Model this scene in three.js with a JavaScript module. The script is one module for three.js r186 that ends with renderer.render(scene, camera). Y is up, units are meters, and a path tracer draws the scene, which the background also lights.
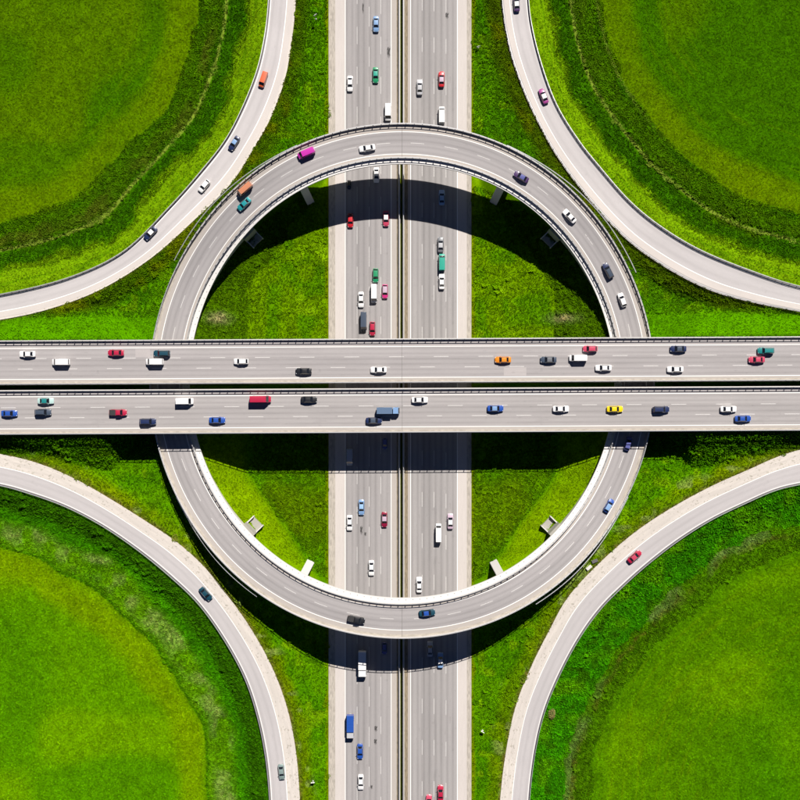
import * as THREE from 'three';
import { mergeGeometries, mergeVertices, toCreasedNormals } from 'three/addons/utils/BufferGeometryUtils.js';

// ---------------------------------------------------------------- camera, sky, sun, exposure
const ALT = 340, MPP = 0.3;                       // drone altitude; metres per photo pixel on the ground
const scene = new THREE.Scene();
const camera = new THREE.PerspectiveCamera(2 * Math.atan(400 * MPP / ALT) * 180 / Math.PI, 1, 1, 9000);
camera.up.set(0, 0, -1);
camera.position.set(0, ALT, 0);
camera.lookAt(0, 0, 0);
scene.add(camera);

const SUN = new THREE.Vector3(0.29, 1, -0.88).normalize();
// a clear deep-blue sky, paler towards the horizon
{
  const W = 256, H = 128, d = new Float32Array(W * H * 4), zen = [0.0055, 0.0165, 0.056], hor = [0.026, 0.044, 0.086], low = [0.02, 0.025, 0.02];
  for (let j = 0; j < H; j++) {
    const el = ((j + 0.5) / H - 0.5) * Math.PI, t = Math.pow(1 - Math.max(0, Math.sin(el)), 3);
    for (let i = 0; i < W; i++) for (let c = 0; c < 4; c++) d[(j * W + i) * 4 + c] = c === 3 ? 1 : el < 0 ? low[c] : zen[c] + (hor[c] - zen[c]) * t;
  }
  const t = new THREE.DataTexture(d, W, H, THREE.RGBAFormat, THREE.FloatType);
  t.mapping = THREE.EquirectangularReflectionMapping; t.magFilter = t.minFilter = THREE.LinearFilter; t.needsUpdate = true;
  scene.background = t; scene.environment = t;
}

const sun = new THREE.DirectionalLight(0xfff8f0, 5);
sun.name = 'sun_light';
sun.position.copy(SUN).multiplyScalar(400); sun.castShadow = true; sun.shadow.radius = 1;
sun.shadow.mapSize.set(4096, 4096);
Object.assign(sun.shadow.camera, { left: -190, right: 190, top: 190, bottom: -190, near: 50, far: 900 });
scene.add(sun); scene.add(sun.target);

const renderer = new THREE.WebGLRenderer();
renderer.toneMapping = THREE.LinearToneMapping;
renderer.toneMappingExposure = 1.4;
renderer.shadowMap.enabled = true;

// ---------------------------------------------------------------- small helpers
let seed = 20240611;
const rnd = () => { seed = (seed + 0x6D2B79F5) | 0; let t = Math.imul(seed ^ (seed >>> 15), 1 | seed); t = (t + Math.imul(t ^ (t >>> 7), 61 | t)) ^ t; return ((t ^ (t >>> 14)) >>> 0) / 4294967296; };
const clamp = (v, a, b) => v < a ? a : v > b ? b : v;
const mix = (a, b, t) => a + (b - a) * t;
const sstep = (a, b, v) => { const t = clamp((v - a) / (b - a), 0, 1); return t * t * (3 - 2 * t); };
const PERM = new Float32Array(65536); for (let i = 0; i < 65536; i++) PERM[i] = rnd();
const hsh = (x, y) => PERM[(Math.imul(x, 374761393) + Math.imul(y, 668265263) >>> 8) & 65535];
function noise(x, y) {                            // value noise, 0..1
  const xi = Math.floor(x), yi = Math.floor(y); let fx = x - xi, fy = y - yi;
  fx = fx * fx * (3 - 2 * fx); fy = fy * fy * (3 - 2 * fy);
  const a = hsh(xi, yi), b = hsh(xi + 1, yi), c = hsh(xi, yi + 1), d = hsh(xi + 1, yi + 1);
  return a + (b - a) * fx + (c - a) * fy + (a - b - c + d) * fx * fy;
}
const s2l = c => { c /= 255; return c <= 0.04045 ? c / 12.92 : Math.pow((c + 0.055) / 1.055, 2.4); };
const l2s = c => { c = clamp(c, 0, 1); return 255 * (c <= 0.0031308 ? c * 12.92 : 1.055 * Math.pow(c, 1 / 2.4) - 0.055); };
const used = new Map();
function numbered(n) { const k = used.get(n) || 0; used.set(n, k + 1); return k ? n + '_' + String(k).padStart(3, '0') : n; }
function shade(o) { o.traverse(m => { if (m.isMesh) { m.castShadow = true; m.receiveShadow = true; } }); return o; }
function thing(name, label, category, group) {
  const o = new THREE.Group(); o.name = numbered(name); scene.add(o);
  o.userData = { label, category }; if (group) o.userData.group = group;
  return o;
}
function structure(name) { const o = new THREE.Group(); o.name = numbered(name); o.userData = { kind: 'structure' }; scene.add(o); return o; }
function part(name, geo, mat, parent, kind) {
  const m = new THREE.Mesh(geo, mat); m.name = name; m.castShadow = m.receiveShadow = true;
  if (kind) m.userData.kind = kind;
  parent.add(m); return m;
}
function texture(w, h, fn, srgb = true) {
  const d = new Uint8Array(w * h * 4); const o = [0, 0, 0, 255];
  for (let j = 0; j < h; j++) for (let i = 0; i < w; i++) { o[3] = 255; fn(i, j, o); const k = (j * w + i) * 4; d[k] = clamp(o[0], 0, 255); d[k + 1] = clamp(o[1], 0, 255); d[k + 2] = clamp(o[2], 0, 255); d[k + 3] = o[3]; }
  const t = new THREE.DataTexture(d, w, h); t.magFilter = THREE.LinearFilter; t.minFilter = THREE.LinearMipmapLinearFilter; t.generateMipmaps = true;
  t.wrapS = t.wrapT = THREE.RepeatWrapping; if (srgb) t.colorSpace = THREE.SRGBColorSpace; t.needsUpdate = true; return t;
}

// ---------------------------------------------------------------- plan of the interchange (metres)
const K = h => (ALT - h) / ALT;
const RC = { x: 0.6, z: -5.35 };                   // centre of the ring
const RING = { out: 73.95, lineO: 71.55, lineI: 65.15, parO: 73.65, parI: 63.95, ledge: 62.3 };
const EW_H = 12.9, EW_TILT = 0.0052, EW_C = -4.15;
const ringH = th => { const s = Math.sin(th); return 8 + (s > 0 ? 7.2 : 6) * sstep(0, 1, s * s); };
const ringHAt = (x, z) => ringH(Math.atan2(-(z - RC.z), x - RC.x));
const zEW = x => EW_C - x * EW_TILT;              // the flyover runs a third of a degree off level

const rampPx = {                                   // field-side edge and outer edge of each slip road, from its flyover end to its motorway end
  tl: { F: [[-200, 309], [-90, 306], [0, 294], [75, 275], [125, 250], [170, 206], [200, 172], [225, 140], [240, 112], [256, 72], [264, 37], [268, 0], [270, -90], [271, -200]],
        O: [[-200, 333], [-90, 330], [0, 319], [50, 308], [100, 289], [150, 258], [193, 220], [230, 183], [250, 153], [270, 117], [285, 75], [292, 32], [295, 0], [298, -90], [299, -200]] },
  tr: { F: [[1000, 305], [890, 301], [800, 286], [750, 270], [695, 247], [655, 222], [629, 200], [600, 167], [580, 142], [557, 105], [542, 65], [532, 25], [529, 0], [526, -90], [525, -200]],
        O: [[1000, 328], [890, 325], [800, 311], [750, 301], [712, 290], [675, 272], [637, 247], [612, 224], [580, 187], [555, 152], [535, 115], [520, 80], [509, 45], [502, 0], [499, -90], [498, -200]] },
  bl: { F: [[-200, 472], [-90, 474], [0, 486], [32, 495], [65, 507], [100, 525], [137, 550], [170, 577], [198, 604], [225, 642], [245, 680], [257, 717], [265, 757], [269, 800], [271, 890], [272, 1000]],
        O: [[-200, 441], [-90, 443], [0, 455], [37, 464], [75, 480], [112, 501], [150, 525], [175, 542], [202, 566], [229, 599], [250, 629], [270, 665], [285, 704], [294, 745], [299, 800], [301, 890], [302, 1000]] },
  br: { F: [[1000, 470], [890, 473], [800, 485], [775, 491], [745, 504], [712, 520], [680, 540], [650, 563], [625, 585], [602, 608], [580, 638], [560, 675], [545, 712], [536, 750], [530, 800], [527, 890], [526, 1000]],
        O: [[1000, 437], [890, 440], [800, 451], [775, 459], [750, 470], [712, 487], [675, 507], [637, 532], [600, 564], [568, 599], [550, 631], [532, 667], [517, 705], [508, 745], [501, 800], [498, 890], [497, 1000]] },
};
const NR = 170;
const rampLevel = t => t < 0.27 ? mix(11.5, 8, sstep(0, 0.27, t)) : t > 0.73 ? mix(1.5, 0.5, sstep(0.73, 1, t)) : mix(8, 1.5, (t - 0.27) / 0.46);
const ramps = {};
for (const q in rampPx) {
  const sample = pts => new THREE.CatmullRomCurve3(pts.map(p => new THREE.Vector3(p[0], 0, p[1])), false, 'centripetal').getSpacedPoints(NR);
  let F = sample(rampPx[q].F), O = sample(rampPx[q].O);
  const P = [];
  for (let i = 0; i <= NR; i++) {
    const t = i / NR, h = rampLevel(t), k = MPP * K(h);
    P.push({ x: (F[i].x - 400) * k, z: (F[i].z - 400) * k, ox: (O[i].x - 400) * k, oz: (O[i].z - 400) * k, y: h, s: 0 });
    if (i) P[i].s = P[i - 1].s + Math.hypot((P[i].x + P[i].ox - P[i - 1].x - P[i - 1].ox) / 2, (P[i].z + P[i].oz - P[i - 1].z - P[i - 1].oz) / 2);
  }
  ramps[q] = P;
}

// distance to the slip roads, kept on a 1 m grid: df = metres into the field, dO = metres off the outer edge, t = place along
const GN = 341, GH = 170;
const gF = new Float32Array(GN * GN), gO = new Float32Array(GN * GN), gT = new Float32Array(GN * GN);
{
  const near = (P, x, z, kx, kz) => {
    let best = 1e9, bi = 0, bu = 0;
    for (let i = 0; i < NR; i++) {
      const a = P[i], b = P[i + 1], dx = b[kx] - a[kx], dz = b[kz] - a[kz];
      const u = clamp(((x - a[kx]) * dx + (z - a[kz]) * dz) / (dx * dx + dz * dz), 0, 1);
      const ex = x - a[kx] - dx * u, ez = z - a[kz] - dz * u, d = ex * ex + ez * ez;
      if (d < best) { best = d; bi = i; bu = u; }
    }
    const a = P[bi], b = P[bi + 1], px = mix(a[kx], b[kx], bu), pz = mix(a[kz], b[kz], bu);
    const wx = mix(a.x - a.ox, b.x - b.ox, bu), wz = mix(a.z - a.oz, b.z - b.oz, bu);
    return [Math.sqrt(best) * ((x - px) * wx + (z - pz) * wz > 0 ? 1 : -1), (bi + bu) / NR];
  };
  for (let j = 0; j < GN; j++) for (let i = 0; i < GN; i++) {
    const x = i - GH, z = j - GH, q = (z < EW_C ? 't' : 'b') + (x < 0 ? 'l' : 'r'), P = ramps[q], k = j * GN + i;
    const a = near(P, x, z, 'x', 'z'), b = near(P, x, z, 'ox', 'oz');
    gF[k] = a[0]; gO[k] = -b[0]; gT[k] = Math.abs(a[0]) > 25 ? a[1] : (a[1] + b[1]) / 2;
  }
}
function lookup(g, x, z) {
  // quadrants keep to themselves: do not interpolate across the two motorway axes
  const fx = clamp(x + GH, 0, GN - 1.001), fz = clamp(z + GH, 0, GN - 1.001), i = Math.floor(fx), j = Math.floor(fz), u = fx - i, v = fz - j, k = j * GN + i;
  return (g[k] * (1 - u) + g[k + 1] * u) * (1 - v) + (g[k + GN] * (1 - u) + g[k + GN + 1] * u) * v;
}
function terrain(x, z) {
  const ax = Math.abs(x - 0.6), dz = Math.abs(z - RC.z), r = Math.hypot(x - RC.x, z - RC.z);
  // inside the ring: flat by the motorway, banks rising to the ring at both sides
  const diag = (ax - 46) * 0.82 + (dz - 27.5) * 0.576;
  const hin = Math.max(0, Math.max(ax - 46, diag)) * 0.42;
  let g = clamp((ax - 23) * 0.22, 0, 4.2);
  let h = mix(hin, g, sstep(61, 76, r));
  if (ax > 60) {
    const e = EW_H - 0.7 - 0.75 * Math.max(0, Math.abs(z - zEW(x)) - 13.9) - Math.max(0, 86 - ax) * 0.8;
    h = Math.max(h, e - 4.5 * sstep(13.7, 12.6, Math.abs(z - zEW(x))));   // hollow under the decks, sunk so the gap between them falls dark
  }
  const df = lookup(gF, x, z), dO = lookup(gO, x, z), t = lookup(gT, x, z);
  if (df > -30 || dO > -30) {
    const rh = rampLevel(t);
    if (df > 0.5) { const far = sstep(15, 70, df); h = mix(rh - 0.26 - 2.4 * sstep(0.5, 7.5, df) + 0.7 * sstep(11, 16, df), 3.4, far); }
    else if (dO > 0.5) h = mix(rh - 0.26, h, sstep(0.5, 6.5, dO));
    else h = rh - 0.26;
  }
  // ring embankment: never above the underside of the ring's road
  const rb = Math.max(0, Math.max(61.6 - r, r - 75));
  h = Math.min(h, ringHAt(x, z) - 1.0 + rb * 0.7);
  // the motorway: its slabs lie in a shallow tray, so the slot between the median barriers is open to the tray floor
  const am = Math.abs(x);
  h = am < 22 ? mix(-1.2, -0.1, sstep(19.6, 20.8, am)) : mix(-0.1, h, sstep(22, 25, am));
  if (Math.abs(x) > 22.2) h += (noise(x * 0.35, z * 0.35) - 0.5) * 0.22 * Math.min(1, Math.max(0, Math.max(df, dO)) / 3);
  return h;
}
// ---------------------------------------------------------------- ground colour (what grows where, with sun and shade on the banks painted in)
const GA = 0.77;                                   // photo colour of sunlit grass -> base colour
const C = (r, g, b) => [s2l(r) * GA * 1.18, s2l(g) * GA * 0.95, s2l(b) * GA * 0.1];
const N = (r, g, b) => [s2l(r) * GA * 0.85, s2l(g) * GA * 0.85, s2l(b) * GA * 0.7];
const PAL = {
  mown: C(104, 158, 38), ditch: C(52, 116, 14), path: N(146, 172, 62), brown: N(104, 104, 34), scrub: C(68, 124, 14), lime: C(98, 138, 8),
  fieldTop: C(66, 118, 6), fieldTop2: C(44, 112, 10), fieldTop3: C(90, 132, 6),
  denseShadeB: C(50, 110, 20), greenB: C(56, 138, 14), tuftB: C(92, 160, 30), paleB: N(160, 182, 100), edgeB: C(106, 152, 8), fieldB: C(84, 150, 4), fieldB2: C(64, 134, 8), fieldB3: C(104, 164, 6),
  denseR: C(52, 142, 16), denseR2: C(78, 156, 24), paleR: N(126, 156, 84), midR: C(72, 134, 12), fieldR: C(76, 136, 6), fieldR2: C(54, 128, 8),
  olive: C(108, 132, 16), oliveDark: C(70, 98, 20), verge: C(82, 150, 10), verge2: C(64, 136, 12), bright: C(118, 176, 40), strip: C(74, 146, 8),
  inTop: C(98, 152, 6), inSlopeShade: C(74, 124, 10), inBottom: C(80, 138, 8), inSlopeSun: C(112, 160, 14), sand: N(196, 188, 140), soil: N(120, 112, 56),  // inner banks
};
const lerp3 = (o, c, t) => { if (t <= 0) return; if (t > 1) t = 1; o[0] += (c[0] - o[0]) * t; o[1] += (c[1] - o[1]) * t; o[2] += (c[2] - o[2]) * t; };
const put3 = (o, c) => { o[0] = c[0]; o[1] = c[1]; o[2] = c[2]; };
const band = (a, b, v, w) => sstep(a - w, a + w, v) * (1 - sstep(b - w, b + w, v));
// returns [plant size 0..1, density 0..1] and writes the base colour into o; -1 density where nothing grows
function grass(x, z, o) {
  const df = lookup(gF, x, z), dO = lookup(gO, x, z), t = lookup(gT, x, z);
  const n1 = noise(x * 0.06 + 31, z * 0.06 + 7), n2 = noise(x * 0.21 + 3, z * 0.21 + 90), n3 = noise(x * 0.8, z * 0.8), n4 = noise(x * 0.025 + 9, z * 0.025 + 55);
  const top = z < EW_C, left = x < 0, wob = (n2 - 0.5) * 2.4 + (n1 - 0.5) * 3;
  let size = 0.15, dens = 0.8;
  if (df > -0.2) {
    const d = df + wob * Math.min(1, df / 5);
    if (top) {
      put3(o, PAL.fieldTop);
      lerp3(o, PAL.fieldTop2, sstep(0.5, 0.85, n4) * 0.45); lerp3(o, PAL.fieldTop3, sstep(0.5, 0.85, n1) * 0.45);
      lerp3(o, PAL.lime, band(19, 29, d, 3) * (0.45 + 0.5 * n1));
      const arc = noise(df * 1.1 + 5, t * 14); lerp3(o, PAL.fieldTop3, sstep(0.55, 0.95, arc) * band(20, 45, df, 8) * 0.3);
      lerp3(o, PAL.scrub, band(13, 18.5, d, 1.2)); const br = band(13.2, 16.2, d, 0.8) * sstep(0.35, 0.7, noise(x * 0.12 + 40, z * 0.12)) * (left ? 0.5 : 0.15); lerp3(o, PAL.brown, br * (0.5 + 0.7 * n3));
      lerp3(o, PAL.ditch, band(18.5, 20.5, d, 0.8) * n2);
      lerp3(o, PAL.ditch, band(7, 11.8, d, 1.6) * 0.85); lerp3(o, PAL.mown, 1 - sstep(5, 8, d + (n2 - 0.5) * 2));
      const mow = noise(df * 1.7, t * 26); lerp3(o, PAL.ditch, sstep(0.55, 0.85, mow) * (1 - sstep(6, 9, df)) * 0.4);
      lerp3(o, PAL.path, band(12.1, 13, df + (n1 - 0.5) * 1.5, 0.25) * 0.85);
      if (!left) lerp3(o, PAL.path, band(19.6, 20.2, df + (n1 - 0.5) * 2, 0.2) * 0.5 * sstep(0.5, 0.62, t));
      size = d < 5 ? 0.2 : d < 12 ? 0.55 : d < 20.5 ? 0.75 : 0.12; if (Math.abs(df - 12.5) < 0.7) dens = 0.25;
    } else if (left) {
      put3(o, PAL.fieldB); lerp3(o, PAL.fieldB2, sstep(0.42, 0.8, n4) * 0.6); lerp3(o, PAL.fieldB3, sstep(0.5, 0.8, n1) * 0.6);
      lerp3(o, PAL.edgeB, band(18, 27, d, 3) * 0.8);
      const e = df + (n2 - 0.5) * 1.4 + (n1 - 0.5) * 2.5;
      if (e < 17.5) { put3(o, PAL.tuftB); lerp3(o, PAL.fieldB2, n2 * 0.7); lerp3(o, PAL.paleB, band(9.5, 15, e, 1.5) * sstep(0.3, 0.75, noise(x * 0.3, z * 0.3 + 17)) * (0.15 + 0.6 * n3)); size = 0.6; }
      else size = 0.12;
      lerp3(o, PAL.ditch, band(17, 17.7, e, 0.3) * 0.7);
      lerp3(o, PAL.greenB, 1 - sstep(7, 11, d)); lerp3(o, PAL.denseShadeB, (1 - sstep(3.5, 7, d)) * 0.9); if (d < 8) size = 0.55;
    } else {
      put3(o, PAL.fieldR); lerp3(o, PAL.fieldR2, sstep(35, 80, df) * 0.7); lerp3(o, PAL.fieldB3, sstep(0.55, 0.85, n1) * 0.45);
      lerp3(o, PAL.midR, 1 - sstep(19, 25, d)); lerp3(o, PAL.scrub, band(13.5, 18, d, 1.2) * n2 * 1.3);
      const mow = noise(df * 1.2 + 8, t * 16); lerp3(o, PAL.edgeB, band(18, 50, df, 6) * sstep(0.6, 0.9, mow) * 0.25);
      lerp3(o, PAL.paleR, band(11, 13.8, d, 1.1) * sstep(0.3, 0.65, noise(x * 0.16 + 5, z * 0.16)) * (0.3 + 0.6 * n3)); lerp3(o, PAL.brown, band(13.2, 14.6, d, 0.7) * n2 * n3 * 1.2);
      if (d < 11) { put3(o, PAL.denseR); lerp3(o, PAL.denseR2, sstep(0.4, 0.8, n2)); lerp3(o, PAL.denseShadeB, sstep(0.68, 0.85, noise(x * 0.5 + 70, z * 0.5)) * 0.8); }
      size = d < 11 ? 0.75 : d < 19 ? 0.6 : 0.12;
    }
  } else {
    const r = Math.hypot(x - RC.x, z - RC.z), ax = Math.abs(x - 0.6), dz = Math.abs(z - RC.z);
    if (r < 70) {
      const diag = Math.max(ax - 46, (ax - 46) * 0.82 + (dz - 27.5) * 0.576) + (n2 - 0.5) * 1.5;
      if (top) { put3(o, PAL.inTop); lerp3(o, PAL.verge2, sstep(0.45, 0.8, n2) * 0.6); lerp3(o, PAL.bright, sstep(0.62, 0.8, noise(x * 0.3, z * 0.3 + 4)) * sstep(40, 25, ax)); lerp3(o, PAL.inSlopeShade, sstep(-0.6, 0.8, diag)); if (diag > 0) size = 0.5; else size = 0.35;  // bank turned from the sun painted darker
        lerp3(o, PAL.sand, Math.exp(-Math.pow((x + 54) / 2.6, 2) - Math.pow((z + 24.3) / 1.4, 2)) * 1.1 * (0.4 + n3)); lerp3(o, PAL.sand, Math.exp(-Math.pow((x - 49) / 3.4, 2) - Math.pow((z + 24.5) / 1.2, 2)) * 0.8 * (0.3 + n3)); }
      else { put3(o, PAL.inBottom); lerp3(o, PAL.verge2, sstep(0.4, 0.8, n2) * 0.5); lerp3(o, PAL.lime, sstep(0.5, 0.8, n1) * 0.5); lerp3(o, PAL.inSlopeSun, sstep(-1.5, 4, diag) * (0.55 + 0.5 * n1)); size = diag > 0 ? 0.2 : 0.5; lerp3(o, PAL.greenB, band(-0.8, 0.5, diag, 0.9) * 0.35); }  // bank turned to the sun painted brighter
    } else {
      put3(o, PAL.verge); lerp3(o, PAL.verge2, sstep(0.35, 0.75, n2) * 0.7); lerp3(o, PAL.bright, sstep(0.7, 0.86, noise(x * 0.33, z * 0.33 + 40)) * 0.6);
      const ew = Math.abs(z - zEW(x)), near = 1 - sstep(2.2, 6, dO + wob * 0.7); size = 0.45;
      if (top) { lerp3(o, PAL.ditch, sstep(14, 4, dO) * 0.4); lerp3(o, PAL.oliveDark, near * (left ? 0.55 : 0.8)); lerp3(o, PAL.olive, near * sstep(0.55, 0.8, n2) * 0.7); if (near > 0.4) size = 0.7; lerp3(o, PAL.strip, sstep(24, 19.5, ew) * (ax > 60 ? 1 : 0)); if (ew < 21 && ax > 70) size = 0.2; }
      else { lerp3(o, PAL.olive, near * (0.3 + 0.5 * n1)); lerp3(o, PAL.soil, sstep(2, 0.3, dO) * 0.5 * n3 * 2); lerp3(o, PAL.paleB, near * sstep(0.72, 0.85, noise(x * 0.4, z * 0.4 + 11)) * 0.6); lerp3(o, PAL.denseShadeB, sstep(22, 18, ew) * (ax > 60 ? 0.8 : 0)); size = ew < 21 ? 0.5 : 0.35; }  // verge beside the flyover darkened to paint in its cast shadow
    }
    const edge = 21.3 + 1.2 * n2; if (Math.abs(x) < edge + 0.8) { lerp3(o, PAL.olive, sstep(edge + 0.8, edge - 0.4, Math.abs(x)) * 0.8); dens = 0.6; }
    if (dO < 0.9) { lerp3(o, PAL.soil, sstep(0.9, 0.2, dO) * 0.6); }
  }
  const v = 0.80 + 0.40 * noise(x * 0.45 + 12, z * 0.45 + 33) * 0.6 + 0.16 * n3; o[0] *= v; o[1] *= v; o[2] *= v;
  return [size, dens];
}
const MAPR = 165, MAPN = 2048;
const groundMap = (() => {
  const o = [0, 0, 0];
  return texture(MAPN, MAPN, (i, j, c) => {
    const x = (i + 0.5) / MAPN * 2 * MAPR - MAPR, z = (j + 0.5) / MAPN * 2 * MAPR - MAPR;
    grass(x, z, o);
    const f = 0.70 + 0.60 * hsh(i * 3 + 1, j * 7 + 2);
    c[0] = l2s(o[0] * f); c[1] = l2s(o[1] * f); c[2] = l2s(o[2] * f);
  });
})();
groundMap.wrapS = groundMap.wrapT = THREE.MirroredRepeatWrapping;
{
  const axis = []; const inner = 0.75;
  for (let v = 0; v <= 138; v += inner) axis.push(v);
  for (let v = 138, st = inner; v < 3200;) { st *= 1.22; v += st; axis.push(v); }
  const line = [...axis.slice(1).reverse().map(v => -v), ...axis], n = line.length;
  const pos = new Float32Array(n * n * 3), uv = new Float32Array(n * n * 2), idx = new Uint32Array((n - 1) * (n - 1) * 6);
  let k = 0;
  for (let j = 0; j < n; j++) for (let i = 0; i < n; i++, k++) {
    const x = line[i], z = line[j];
    pos[k * 3] = x; pos[k * 3 + 1] = terrain(x, z); pos[k * 3 + 2] = z;
    uv[k * 2] = (x + MAPR) / (2 * MAPR); uv[k * 2 + 1] = (z + MAPR) / (2 * MAPR);
  }
  k = 0;
  for (let j = 0; j < n - 1; j++) for (let i = 0; i < n - 1; i++) { const a = j * n + i; idx[k++] = a; idx[k++] = a + n; idx[k++] = a + 1; idx[k++] = a + 1; idx[k++] = a + n; idx[k++] = a + n + 1; }
  const g = new THREE.BufferGeometry(); g.setAttribute('position', new THREE.BufferAttribute(pos, 3)); g.setAttribute('uv', new THREE.BufferAttribute(uv, 2)); g.setIndex(new THREE.BufferAttribute(idx, 1)); g.computeVertexNormals();
  const ground = part('ground', g, new THREE.MeshPhysicalMaterial({ map: groundMap, roughness: 1, specularIntensity: 0 }), scene); ground.userData.kind = 'structure';
}

// ---------------------------------------------------------------- road materials
// pavement: u across in metres (one tile = width), v along in metres (one tile = 64 m)
function pavement(base, width, lanes, lane0, laneW, sd, amt = 1) {
  const W = 256, H = 1024, px = W / width;
  const b = base;
  return texture(W, H, (i, j, c) => {
    const u = i / px, v = j / 16;
    let f = 1;
    // slow patches and long smears along the driving direction, repeating every tile
    const per = (fx, fy, off) => { const y = j / H, a = noise(u * fx + off, y * fy + sd), bb = noise(u * fx + off, (y - 1) * fy + sd); return mix(a, bb, y); };
    f += (per(0.5, 5, 3) - 0.5) * 0.07 + (per(2.2, 9, 7) - 0.5) * 0.06 + (per(5, 60, 15) - 0.5) * 0.05;
    if (lanes) {
      const l = (u - lane0) / laneW, k = l - Math.floor(l);
      if (l > 0 && l < lanes) {                       // wheel tracks worn and darkened by rubber
        const tr = Math.exp(-Math.pow((k - 0.26) / 0.1, 2)) + Math.exp(-Math.pow((k - 0.74) / 0.1, 2));
        f -= 0.075 * tr * amt * (0.6 + 0.8 * per(0.7, 6, 21 + Math.floor(l)));
        f += [0.02, -0.03, 0.0, 0.03][Math.floor(l) % 4] * amt;
      }
    }
    f += (hsh(i + sd, j) - 0.5) * 0.13;
    const s = per(1.3, 40, 50); if (s > 0.83) f -= (s - 0.83) * 0.7;
    c[0] = l2s(b[0] * f); c[1] = l2s(b[1] * f); c[2] = l2s(b[2] * f);
  });
}
const withMap = (map, width, rough = 0.9) => { const t = map; t.repeat.set(1 / width, 1 / 64); return new THREE.MeshStandardMaterial({ map: t, roughness: rough }); };
const M = {};
M.asphaltNS = withMap(pavement([0.305, 0.291, 0.290], 13.8, 4, 0, 3.5, 1, 2.1), 13.8);
M.asphaltNS2 = withMap(pavement([0.305, 0.292, 0.289], 14.1, 4, 0, 3.52, 9, 2.4), 14.1);
M.asphaltEW = withMap(pavement([0.345, 0.327, 0.328], 9.2, 3, 0, 3.03, 4, 1.7), 9.2);
M.asphaltEW2 = withMap(pavement([0.345, 0.328, 0.326], 9.2, 3, 0, 3.05, 14, 1.7), 9.2);
M.asphaltRing = withMap(pavement([0.325, 0.310, 0.312], 6.6, 2, 0, 3.3, 24, 1.6), 6.6);
M.asphaltRamp = withMap(pavement([0.44, 0.42, 0.422], 5, 1, 0.3, 4.4, 34, 1.1), 5);
M.patch = withMap(pavement([0.40, 0.375, 0.372], 4, 0, 0, 1, 64), 4);
M.concrete = withMap(pavement([0.52, 0.482, 0.455], 4, 0, 0, 1, 44), 4);
M.shoulder = withMap(pavement([0.39, 0.358, 0.33], 4, 0, 0, 1, 54), 4);
M.shoulderGrey = withMap(pavement([0.37, 0.348, 0.345], 4, 0, 0, 1, 58), 4);
M.gravel = withMap((() => texture(256, 1024, (i, j, c) => { const f = 0.72 + 0.5 * hsh(i, j) + 0.35 * (noise(i * 0.05, j * 0.07) - 0.5); c[0] = l2s(0.41 * f); c[1] = l2s(0.375 * f); c[2] = l2s(0.325 * f); }))(), 4, 1);
M.dirtyEdge = withMap((() => texture(256, 1024, (i, j, c) => {
  const u = i / 64, v = j / 16, y = j / 1024, p = (fx, fy, o) => mix(noise(u * fx + o, y * fy), noise(u * fx + o, (y - 1) * fy), y);
  let f = 0.9 + 0.2 * hsh(i, j + 5) + 0.2 * (p(2, 20, 3) - 0.5); const d = p(3.3, 150, 8); let g = 1; if (d > 0.77) { f *= 0.85 - 0.25 * p(1.1, 30, 60); g = 0.95; }
  c[0] = l2s(0.56 * f); c[1] = l2s(0.52 * f); c[2] = l2s(0.475 * f * g);
}))(), 4, 1);
M.brownGravel = withMap((() => texture(256, 1024, (i, j, c) => { const f = 0.6 + 0.7 * hsh(i + 9, j) + 0.5 * (noise(i * 0.09, j * 0.09) - 0.5); c[0] = l2s(0.235 * f); c[1] = l2s(0.195 * f); c[2] = l2s(0.135 * f); }))(), 4, 1);
M.deck = new THREE.MeshStandardMaterial({ color: new THREE.Color().setRGB(0.52, 0.50, 0.47), roughness: 0.85 });
M.parapet = new THREE.MeshStandardMaterial({ color: new THREE.Color().setRGB(0.50, 0.485, 0.47), roughness: 0.8 });
M.ledge = new THREE.MeshStandardMaterial({ color: new THREE.Color().setRGB(0.64, 0.63, 0.615), roughness: 0.8 });
M.aged = new THREE.MeshStandardMaterial({ color: new THREE.Color().setRGB(0.34, 0.33, 0.295), roughness: 0.9 });
M.pale = new THREE.MeshStandardMaterial({ color: new THREE.Color().setRGB(0.58, 0.565, 0.545), roughness: 0.75 });
M.dash = new THREE.MeshStandardMaterial({ color: new THREE.Color().setRGB(0.68, 0.67, 0.655), roughness: 0.8, alphaMap: texture(64, 256, (i, j, c) => { const n = noise(i * 0.35, j * 0.1) * 0.6 + hsh(i, j) * 0.4; c[0] = c[1] = c[2] = n > 0.36 ? 255 : 60; }, false), transparent: true });
M.dash.alphaMap.repeat.set(4, 0.3);
M.white = new THREE.MeshStandardMaterial({ color: new THREE.Color().setRGB(0.80, 0.80, 0.78), roughness: 0.7 });
M.worn = new THREE.MeshStandardMaterial({ color: new THREE.Color().setRGB(0.62, 0.60, 0.59), roughness: 0.8 });
M.steel = new THREE.MeshStandardMaterial({ color: new THREE.Color().setRGB(0.50, 0.51, 0.52), roughness: 0.45, metalness: 0.55 });
M.darkSteel = new THREE.MeshStandardMaterial({ color: new THREE.Color().setRGB(0.014, 0.014, 0.016), roughness: 0.8 });
M.joint = new THREE.MeshStandardMaterial({ color: new THREE.Color().setRGB(0.14, 0.135, 0.13), roughness: 0.9 });
M.rail_shade_strip = new THREE.MeshStandardMaterial({ color: new THREE.Color().setRGB(0.11, 0.105, 0.105), roughness: 0.95 });  // dark grey, holds the guardrail shade along the slip roads

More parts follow.
